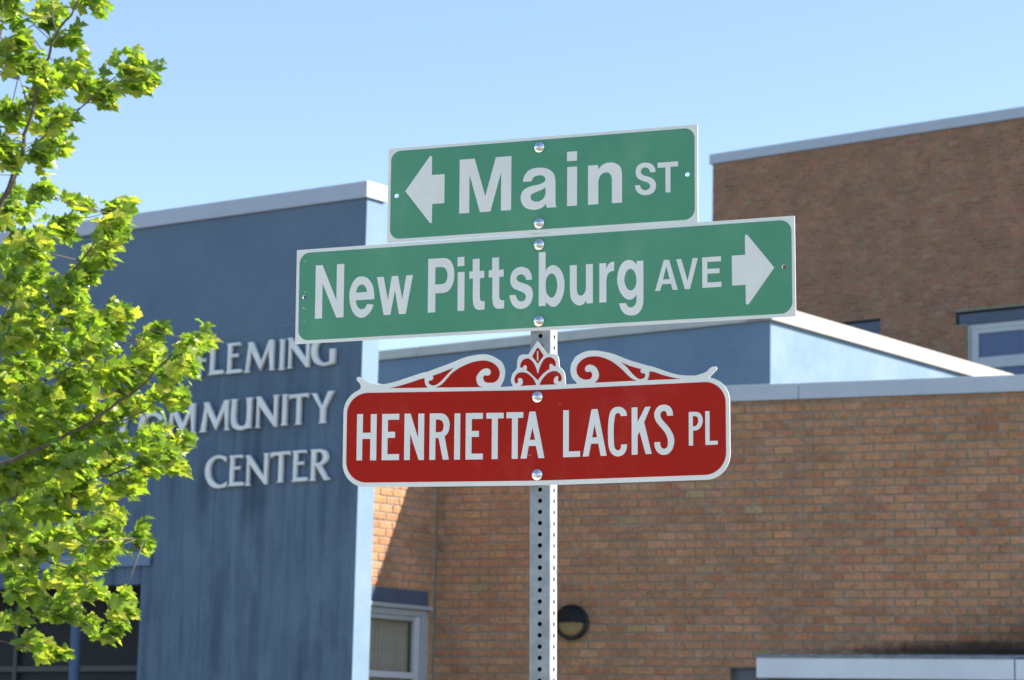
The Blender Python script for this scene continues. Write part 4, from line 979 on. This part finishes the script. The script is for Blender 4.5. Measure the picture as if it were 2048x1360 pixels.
# scuffs beside the mounting hole of the long board
for o in [c for c in bpy.data.objects if c.get('label', '').startswith('long green sign')]:
    for x, z, ln_, a_ in ((-0.5865, 0.086, 0.006, 4), (-0.5850, 0.011, 0.004, 30), (-0.5870, -0.030, 0.009, -6), (-0.5890, -0.027, 0.004, 60), (-0.5860, -0.062, 0.004, 12)):
        w_ = plate_mesh([[Vector((-ln_ / 2, -0.0005)), Vector((ln_ / 2, -0.0003)), Vector((ln_ / 2, 0.0003)), Vector((-ln_ / 2, 0.0006))]], -0.0030, -0.0032)
        sc = link('scuff', w_, WHITE_FILM, o)
        sc.location = (x, 0, z)
        sc.rotation_euler = (0, R(-a_), 0)

# red board, bent at the post
CUTS = [-0.05 + 0.01 * k for k in range(11)]
def bend(me):
    bm = bmesh.new()
    bm.from_mesh(me)
    for c in CUTS:
        bmesh.ops.bisect_plane(bm, geom=bm.verts[:] + bm.edges[:] + bm.faces[:], plane_co=(c, 0, 0), plane_no=(1, 0, 0), dist=1e-6)
    # swept angle grows from 0 at +0.05 to the full bend at -0.05
    S = [0.05 - 0.01 * k for k in range(11)]
    table = [(0.05, Vector((0.05, 0.0)), 0.0)]
    p, ang = Vector((0.05, 0.0)), 0.0
    for k in range(10):
        ang += RED_BEND / 10
        p = p + Vector((-math.cos(ang), -math.sin(ang))) * 0.01
        table.append((0.05 - 0.01 * (k + 1), p.copy(), ang))
    for v_ in bm.verts:
        s, y = v_.co.x, v_.co.y
        if s >= 0.05 - 1e-7:
            continue
        k = min(10, int(math.floor((0.05 - s) / 0.01 + 1e-6)))
        s0, p0, a0 = table[k]
        a1 = a0 + (RED_BEND / 10 if k < 10 else 0)
        rest = s0 - s
        base = p0 + Vector((-math.cos(a1), -math.sin(a1))) * rest
        an = a0 if rest < 1e-6 else a1
        nrm = Vector((-math.sin(an), math.cos(an)))
        v_.co.x, v_.co.y = base.x + nrm.x * y, base.y + nrm.y * y
    bm.to_mesh(me)
    bm.free()
    return me
red = empty('street_sign', RED_M, 'red sign with scroll ornament on top reading HENRIETTA LACKS PL', 'street sign', 'street signs on the post')
crest = smooth_contour(CREST[0][1][0] if isinstance(CREST[0][1][0][0], (tuple, list)) else CREST[0][1], 5)
# the crest is an open run along the top edge: drop the closing spline stretch
n_open = len(crest)
rr = rounded(-0.4576, 0.4576, -0.1162, 0.1150, 0.056, 12)
nq = 13
tr_, tl_, bl_, br_ = rr[:nq], rr[nq:2 * nq], rr[2 * nq:3 * nq], rr[3 * nq:]
left_end, right_end = crest[0], crest[-1]
tl_keep = [p for p in tl_ if p.x < left_end.x - 0.002]
tr_keep = [p for p in tr_ if p.x > right_end.x + 0.002]
outline = list(crest) + list(reversed(tr_keep)) + list(reversed(br_)) + list(reversed(bl_)) + list(reversed(tl_keep))
link('plate', bend(plate_mesh([outline], 0.0, -0.0024)), WHITE_FILM, red)
link('colour_panel', bend(plate_mesh([rounded(-0.4490, 0.4482, -0.1055, 0.1043, 0.049, 12)], -0.0025, -0.0029)), RED_FILM, red)
for ch, cs in SCROLLS:
    link('scroll', bend(plate_mesh([smooth_contour(c, 6) for c in cs], -0.0025, -0.0029)), RED_FILM, red)
for ch, cs in HENRIETTA:
    link('letter', bend(plate_mesh([smooth_contour(c) for c in cs], -0.0030, -0.0034)), WHITE_FILM, red)
bolts(red, ((0.0002, 0.0874), (0.0004, -0.0921)))
for o in red.children:
    if o.name.startswith('bolt'):
        p = bend(mesh([(o.location.x, 0, 0)], [])).vertices[0].co
        o.location.x, o.location.y = p.x, p.y + BF
        o.rotation_euler = (0, 0, RED_BEND * 0.5)

# ------------------------------------------------------------------ maple
tree = empty('maple_tree', Matrix.Translation((-2.75, 10.3, 0)), 'young maple with bright yellow green leaves in front of the blue wall', 'tree')
T0 = Vector((-2.75, 10.3, 0))
trng = random.Random(5)
LIMBS = [  # (points in the tree's own space, springs from the trunk, radius at start, at end)
    ([(0.088, 0.0, 2.744), (0.307, -0.056, 3.119), (0.485, -0.111, 3.494), (0.622, -0.167, 3.783), (0.69, -0.222, 3.963), (0.737, -0.278, 4.132), (0.796, -0.333, 4.31), (0.845, -0.389, 4.434), (0.927, -0.444, 4.536), (0.981, -0.5, 4.679)], True, 0.0151, 0.0032),
    ([(0.438, 0.1, 3.534), (0.462, 0.15, 4.071), (0.472, 0.2, 4.487), (0.49, 0.25, 4.683), (0.492, 0.3, 4.881)], False, 0.0093, 0.0032),
    ([(0.629, -0.2, 3.776), (0.761, -0.28, 3.993), (0.875, -0.36, 4.06), (0.978, -0.44, 4.116), (1.089, -0.52, 4.201), (1.194, -0.6, 4.244)], False, 0.0046, 0.002),
    ([(0.405, 0.2, 4.508), (0.574, 0.1, 4.568), (0.687, -0.0, 4.607), (0.8, -0.1, 4.639)], False, 0.0035, 0.0016),
    ([(0.847, -0.4, 4.431), (0.827, -0.4, 4.537), (0.827, -0.4, 4.644)], False, 0.0029, 0.0016),
    ([(0.741, -0.3, 4.126), (0.691, -0.25, 4.234), (0.656, -0.2, 4.312)], False, 0.0023, 0.0012),
    ([(0.088, 0.0, 2.744), (0.388, -0.1, 2.988), (0.606, -0.2, 3.144), (0.821, -0.3, 3.319), (0.974, -0.4, 3.448), (1.085, -0.5, 3.574), (1.179, -0.6, 3.698)], True, 0.0116, 0.0016),
    ([(0.585, -0.1, 3.16), (0.678, -0.025, 3.472), (0.76, 0.05, 3.661), (0.846, 0.125, 3.799), (0.89, 0.2, 3.867)], False, 0.0058, 0.0016),
    ([(0.124, 0.0, 2.515), (0.41, 0.05, 2.757), (0.6, 0.1, 2.915), (0.772, 0.15, 3.076), (0.905, 0.2, 3.216), (1.03, 0.25, 3.346), (1.062, 0.3, 3.422)], True, 0.0116, 0.0016),
    ([(0.149, -0.1, 2.505), (0.51, -0.186, 2.627), (0.807, -0.271, 2.716), (1.039, -0.357, 2.822), (1.227, -0.443, 2.936), (1.335, -0.529, 3.026), (1.461, -0.614, 3.116), (1.557, -0.7, 3.179)], True, 0.0128, 0.0016),
    ([(0.82, -0.1, 3.039), (0.993, -0.167, 3.116), (1.144, -0.233, 3.171), (1.274, -0.3, 3.225)], False, 0.0041, 0.0016),
    ([(1.046, -0.4, 2.817), (1.221, -0.5, 2.827), (1.37, -0.6, 2.897), (1.45, -0.7, 2.943)], False, 0.0041, 0.0016),
    ([(0.092, 0.1, 2.294), (0.512, 0.033, 2.485), (0.77, -0.033, 2.577), (1.006, -0.1, 2.627), (1.199, -0.167, 2.675), (1.348, -0.233, 2.743), (1.447, -0.3, 2.767)], True, 0.0104, 0.0016),
    ([(0.782, -0.1, 2.571), (1.016, -0.233, 2.45), (1.182, -0.367, 2.371), (1.342, -0.5, 2.353)], False, 0.0041, 0.0016),
    ([(0.074, 0.2, 2.175), (0.504, 0.12, 2.304), (0.728, 0.04, 2.324), (0.91, -0.04, 2.28), (1.071, -0.12, 2.196), (1.188, -0.2, 2.133)], True, 0.0087, 0.0016),
    ([(0.736, 0.0, 2.321), (0.825, -0.1, 2.151), (0.99, -0.2, 2.058), (1.13, -0.3, 2.006)], False, 0.0035, 0.0016),
    ([(0.235, 0.1, 2.006), (0.582, 0.033, 1.98), (0.762, -0.033, 1.95), (0.886, -0.1, 1.96)], True, 0.0046, 0.0016),
]
wood = bmesh.new()
trunk_pts = [Vector((0, 0, -0.05)), Vector((0.01, 0, 0.6)), Vector((0.0, 0.02, 1.3)), Vector((0.04, 0.0, 2.0)), Vector((0.02, -0.02, 2.9)), Vector((0.06, 0.0, 3.9)), Vector((0.04, 0.02, 4.9)), Vector((0.0, 0.0, 5.8))]
tube_bm(wood, trunk_pts, [0.075, 0.062, 0.058, 0.052, 0.042, 0.030, 0.018, 0.006], 12)
link('trunk', from_bm(wood, True), BARK, tree)
limb_pts = []
def catmull(P, per=4):
    out = []
    for i in range(len(P) - 1):
        p0, p1, p2, p3 = P[max(i - 1, 0)], P[i], P[i + 1], P[min(i + 2, len(P) - 1)]
        for k in range(per):
            t = k / per
            out.append(0.5 * ((2 * p1) + (p2 - p0) * t + (2 * p0 - 5 * p1 + 4 * p2 - p3) * t * t + (3 * p1 - p0 - 3 * p2 + p3) * t ** 3))
    out.append(P[-1])
    return out
def trunk_at(z):
    for a_, b_ in zip(trunk_pts, trunk_pts[1:]):
        if a_.z <= z <= b_.z:
            return a_.lerp(b_, (z - a_.z) / (b_.z - a_.z))
    return trunk_pts[-1]
for pts, springs, r0, r1 in LIMBS:
    P = [Vector(p) for p in pts]
    if springs:
        P = [trunk_at(max(0.5, P[0].z - 0.45))] + P
    Q = catmull(P)
    Q = [q + Vector((trng.uniform(-1, 1), trng.uniform(-1, 1), trng.uniform(-1, 1))) * 0.006 for q in Q]
    rad = [r0 + (r1 - r0) * i / (len(Q) - 1) for i in range(len(Q))]
    bm = bmesh.new()
    tube_bm(bm, Q, rad, 7)
    link('branch', from_bm(bm, True), BARK, tree)
    limb_pts += Q[len(Q) // 4:]
# leaf sprays: centre in the tree's own space, half width, half height, leaves
SPRAYS = [(0.67, -0.569, 4.499, 0.078, 0.047, 12), (0.726, 0.009, 4.655, 0.075, 0.041, 12), (0.9, -0.052, 4.681, 0.074, 0.033, 11), (0.628, -0.223, 4.402, 0.069, 0.081, 20), (0.773, -0.512, 4.274, 0.043, 0.031, 7), (0.793, 0.122, 4.527, 0.071, 0.05, 10), (0.763, 0.139, 4.449, 0.029, 0.021, 3), (0.775, -0.186, 4.275, 0.069, 0.061, 14), (0.703, -0.194, 4.196, 0.057, 0.041, 8), (0.972, -0.49, 4.207, 0.071, 0.043, 14), (1.204, -0.747, 4.193, 0.088, 0.065, 26), (1.031, -0.342, 4.179, 0.044, 0.036, 6), (0.61, -0.106, 4.174, 0.049, 0.057, 12), (0.902, -0.674, 4.021, 0.058, 0.05, 12), (0.733, 0.123, 4.126, 0.075, 0.046, 14), (0.848, -0.495, 3.869, 0.055, 0.043, 10), (0.695, -0.494, 3.897, 0.059, 0.071, 16), (0.834, -0.703, 3.724, 0.066, 0.027, 8), (0.525, 0.347, 3.852, 0.073, 0.086, 16), (0.877, 0.063, 3.814, 0.05, 0.033, 6), (0.773, 0.213, 3.757, 0.063, 0.051, 10), (1.075, -0.073, 3.771, 0.033, 0.053, 7), (1.15, -0.713, 3.541, 0.054, 0.066, 14), (1.046, -0.388, 3.524, 0.06, 0.056, 12), (0.939, -0.203, 3.475, 0.065, 0.053, 12), (0.81, -0.623, 3.522, 0.086, 0.086, 22), (0.613, 0.297, 3.532, 0.098, 0.094, 22), (0.731, -0.345, 3.247, 0.092, 0.088, 22), (0.952, -0.58, 3.311, 0.078, 0.051, 14), (1.047, 0.149, 3.329, 0.071, 0.063, 16), (1.076, -0.613, 3.127, 0.086, 0.07, 22), (0.743, 0.271, 3.224, 0.106, 0.093, 26), (0.702, -0.252, 3.076, 0.093, 0.089, 22), (1.231, -0.143, 3.226, 0.053, 0.045, 10), (1.229, -0.373, 3.109, 0.068, 0.064, 16), (1.458, -0.217, 3.218, 0.049, 0.045, 9), (1.449, -0.544, 3.095, 0.051, 0.051, 11), (1.43, -0.709, 2.985, 0.058, 0.054, 12), (1.26, 0.202, 3.03, 0.059, 0.055, 11), (1.172, -0.492, 2.988, 0.099, 0.079, 26), (0.908, 0.108, 3.051, 0.1, 0.084, 24), (0.844, -0.521, 2.896, 0.098, 0.086, 26), (1.092, 0.316, 2.977, 0.085, 0.064, 18), (0.957, 0.233, 2.92, 0.106, 0.085, 26), (0.798, 0.08, 2.832, 0.104, 0.092, 26), (0.639, 0.089, 2.83, 0.096, 0.092, 20), (1.235, -0.111, 2.821, 0.07, 0.053, 12), (1.365, 0.053, 2.811, 0.046, 0.037, 6), (1.413, -0.615, 2.654, 0.051, 0.039, 8), (1.267, -0.226, 2.711, 0.073, 0.057, 14), (1.052, 0.16, 2.752, 0.097, 0.067, 22), (0.997, -0.529, 2.64, 0.098, 0.071, 24), (0.687, 0.265, 2.682, 0.106, 0.085, 24), (1.12, 0.226, 2.655, 0.085, 0.051, 14), (1.062, -0.299, 2.556, 0.088, 0.056, 18), (0.913, -0.348, 2.497, 0.1, 0.068, 20), (0.756, -0.254, 2.473, 0.089, 0.069, 18), (1.152, -0.326, 2.464, 0.068, 0.048, 12), (1.167, 0.344, 2.426, 0.056, 0.034, 7), (1.127, -0.325, 2.344, 0.072, 0.052, 14), (1.065, -0.72, 2.348, 0.085, 0.058, 18), (0.919, -0.647, 2.293, 0.085, 0.058, 16), (0.989, 0.04, 2.288, 0.075, 0.054, 12), (0.824, 0.342, 2.243, 0.086, 0.051, 12), (0.719, -0.204, 2.223, 0.061, 0.049, 8), (1.078, -0.209, 2.154, 0.061, 0.045, 9), (0.938, -0.145, 2.1, 0.082, 0.049, 12), (0.795, 0.073, 2.11, 0.05, 0.038, 5), (1.236, -0.506, 2.115, 0.035, 0.059, 7), (1.124, -0.08, 2.033, 0.053, 0.037, 6), (1.021, -0.138, 2.032, 0.053, 0.033, 5), (0.627, -0.065, 3.591, 0.07, 0.07, 12), (0.716, -0.551, 3.352, 0.059, 0.067, 12), (0.741, -0.563, 3.108, 0.059, 0.067, 12), (0.722, -0.367, 2.936, 0.06, 0.068, 12), (0.602, 0.27, 2.659, 0.072, 0.072, 14), (0.744, -0.369, 2.371, 0.068, 0.06, 12), (0.713, -0.093, 2.313, 0.07, 0.049, 10), (0.795, -0.413, 2.131, 0.06, 0.044, 8), (1.027, -0.636, 3.202, 0.058, 0.05, 10), (0.859, -0.678, 3.171, 0.077, 0.066, 14), (0.769, 0.145, 1.962, 0.071, 0.042, 9), (0.851, 0.105, 1.927, 0.038, 0.025, 4), (0.756, -0.338, 2.036, 0.048, 0.036, 5)]
HALF = [(0, 0), (0.10, -0.07), (0.25, -0.11), (0.30, -0.02), (0.27, 0.08), (0.38, 0.12), (0.47, 0.22), (0.56, 0.27), (0.60, 0.40), (0.52, 0.42), (0.47, 0.51), (0.36, 0.49), (0.24, 0.46),
        (0.26, 0.60), (0.29, 0.70), (0.18, 0.73), (0.12, 0.84), (0.05, 0.90), (0, 1.02), (0, 0.62), (0, 0.30)]
HT = tessellate_polygon([[Vector((x, y, 0)) for x, y in HALF]])
HT = [tuple(t) for t in HT]
LEAF_TINTS = [(0.215, 0.320, 0.034), (0.250, 0.345, 0.040), (0.300, 0.370, 0.055), (0.140, 0.235, 0.034), (0.340, 0.370, 0.065), (0.095, 0.170, 0.030), (0.150, 0.245, 0.034)]
def leaf_geo(fold, droop, size, rng_):
    V, Fc = [], []
    for sgn in (1, -1):
        o = len(V)
        for x, y in HALF:
            x_ = x * sgn
            z = abs(x) * math.tan(fold) - droop * (y ** 2) * 0.5 - 0.5 * droop * x * x + 0.03 * math.sin(7 * x_ + 9 * y)
            V.append(Vector((x_ * size, y * size, z * size)))
        for t in HT:
            Fc.append(tuple(o + i for i in (t if sgn > 0 else t[::-1])))
    return V, Fc
def leaf_basis(rng_, along):
    # blades stream to the right in the wind and hang a little
    d_ = (along * 0.35 + Vector((0.95, rng_.uniform(-0.6, 0.6), rng_.uniform(-0.75, 0.25)))).normalized()
    up = Vector((rng_.uniform(-0.7, 0.7), rng_.uniform(-1.0, 0.6), rng_.uniform(0.0, 1.0)))
    n = (up - d_ * up.dot(d_)).normalized()
    s_ = d_.cross(n)
    return Matrix((s_, d_, n)).transposed()
leaf_protos = []
for k in range(21):
    V, Fc = leaf_geo(R(trng.uniform(12, 52)), trng.uniform(0.0, 1.0), 1.0, trng)
    me = mesh(V, Fc)
    t = LEAF_TINTS[k % 7]
    tinted(me, [(*t, 1.0)] * len(V))
    me.materials.append(LEAF)
    leaf_protos.append(me)
leaves, twigs = [], bmesh.new()
def spray(c, ax, ay, az, n, vis):
    near = min(limb_pts, key=lambda p: (p - c).length)
    if (near - c).length > 0.03:
        mid = near.lerp(c, 0.5) + Vector((0, 0, -0.015))
        tube_bm(twigs, [near, mid, c], [0.0026, 0.0020, 0.0012], 5)
    m = max(2, n // 9)
    for t in range(m):
        q = Vector((trng.uniform(-1, 1), trng.uniform(-1, 1), trng.uniform(-1, 1)))
        if q.length > 1: q.normalize()
        s0 = c + Vector((q.x * ax * 0.75, q.y * az, q.z * ay * 0.75))
        axis = Vector((0.62 + trng.uniform(-0.35, 0.35), trng.uniform(-0.35, 0.35), 0.62 + trng.uniform(-0.5, 0.35))).normalized()
        L = 0.55 * (ax + ay) * trng.uniform(0.7, 1.25)
        a0, a1 = s0 - axis * L * 0.6, s0 + axis * L * 0.75
        tube_bm(twigs, [c.lerp(a0, 0.6), a0.lerp(a1, 0.3), a1], [0.0014, 0.0010, 0.0005], 4)
        k = max(3, n // m)
        for i in range(k):
            f = (i + trng.random()) / k
            p = a0.lerp(a1, f) + Vector((trng.gauss(0.006, 0.014), trng.gauss(0, 0.016), trng.gauss(-0.004, 0.014)))
            bs_ = leaf_basis(trng, axis)
            size = trng.uniform(0.040, 0.078) * (1.0 - 0.25 * f)
            leaves.append((p, bs_, size, trng.randrange(21), vis))
for x_, y_, z_, hw, hh_, n in SPRAYS:
    spray(Vector((x_, y_, z_)), hw, hh_, 0.16, int(n * 4.3), True)
for i in range(110):                              # the side of the crown beyond the frame, and its back
    th = trng.uniform(0.15 * math.pi, 1.85 * math.pi)
    z = trng.uniform(1.9, 5.9)
    rad_ = 1.25 * math.sqrt(max(0.05, 1 - ((z - 3.4) / 2.7) ** 2)) * trng.uniform(0.45, 1.0)
    c = Vector((rad_ * math.cos(th) - 0.35, rad_ * math.sin(th), z))
    w = T0 + c
    if w.x > -0.23 * w.y:                         # the street side has its own sprays
        continue
    spray(c, 0.14, 0.12, 0.16, 34, False)
# the 300 leaves that show largest are single parts, the rest one mass
order = sorted(range(len(leaves)), key=lambda i: (not leaves[i][4], -leaves[i][2]))
V, Fc, T = [], [], []
crown_o = None
singles = order[:300]
for i in order[300:]:
    base, bs_, size, k, vis = leaves[i]
    me = leaf_protos[k]
    o = len(V)
    mw = bs_ * size
    V += [base + mw @ v_.co for v_ in me.vertices]
    Fc += [tuple(o + j for j in p.vertices) for p in me.polygons]
    t = LEAF_TINTS[k % 7]
    f_ = trng.uniform(0.85, 1.15)
    T += [(t[0] * f_, t[1] * f_, t[2] * f_, 1.0)] * len(me.vertices)
me = mesh(V, Fc)
tinted(me, T)
me.materials.append(LEAF)
crown_o = link('crown', me, None, tree, kind='stuff')
for i in singles:
    base, bs_, size, k, vis = leaves[i]
    o = link('leaf', leaf_protos[k], None, crown_o)
    mm = (bs_ * size).to_4x4()
    mm.translation = base
    o.matrix_local = mm
link('twigs', from_bm(twigs, True), BARK, tree, kind='stuff')
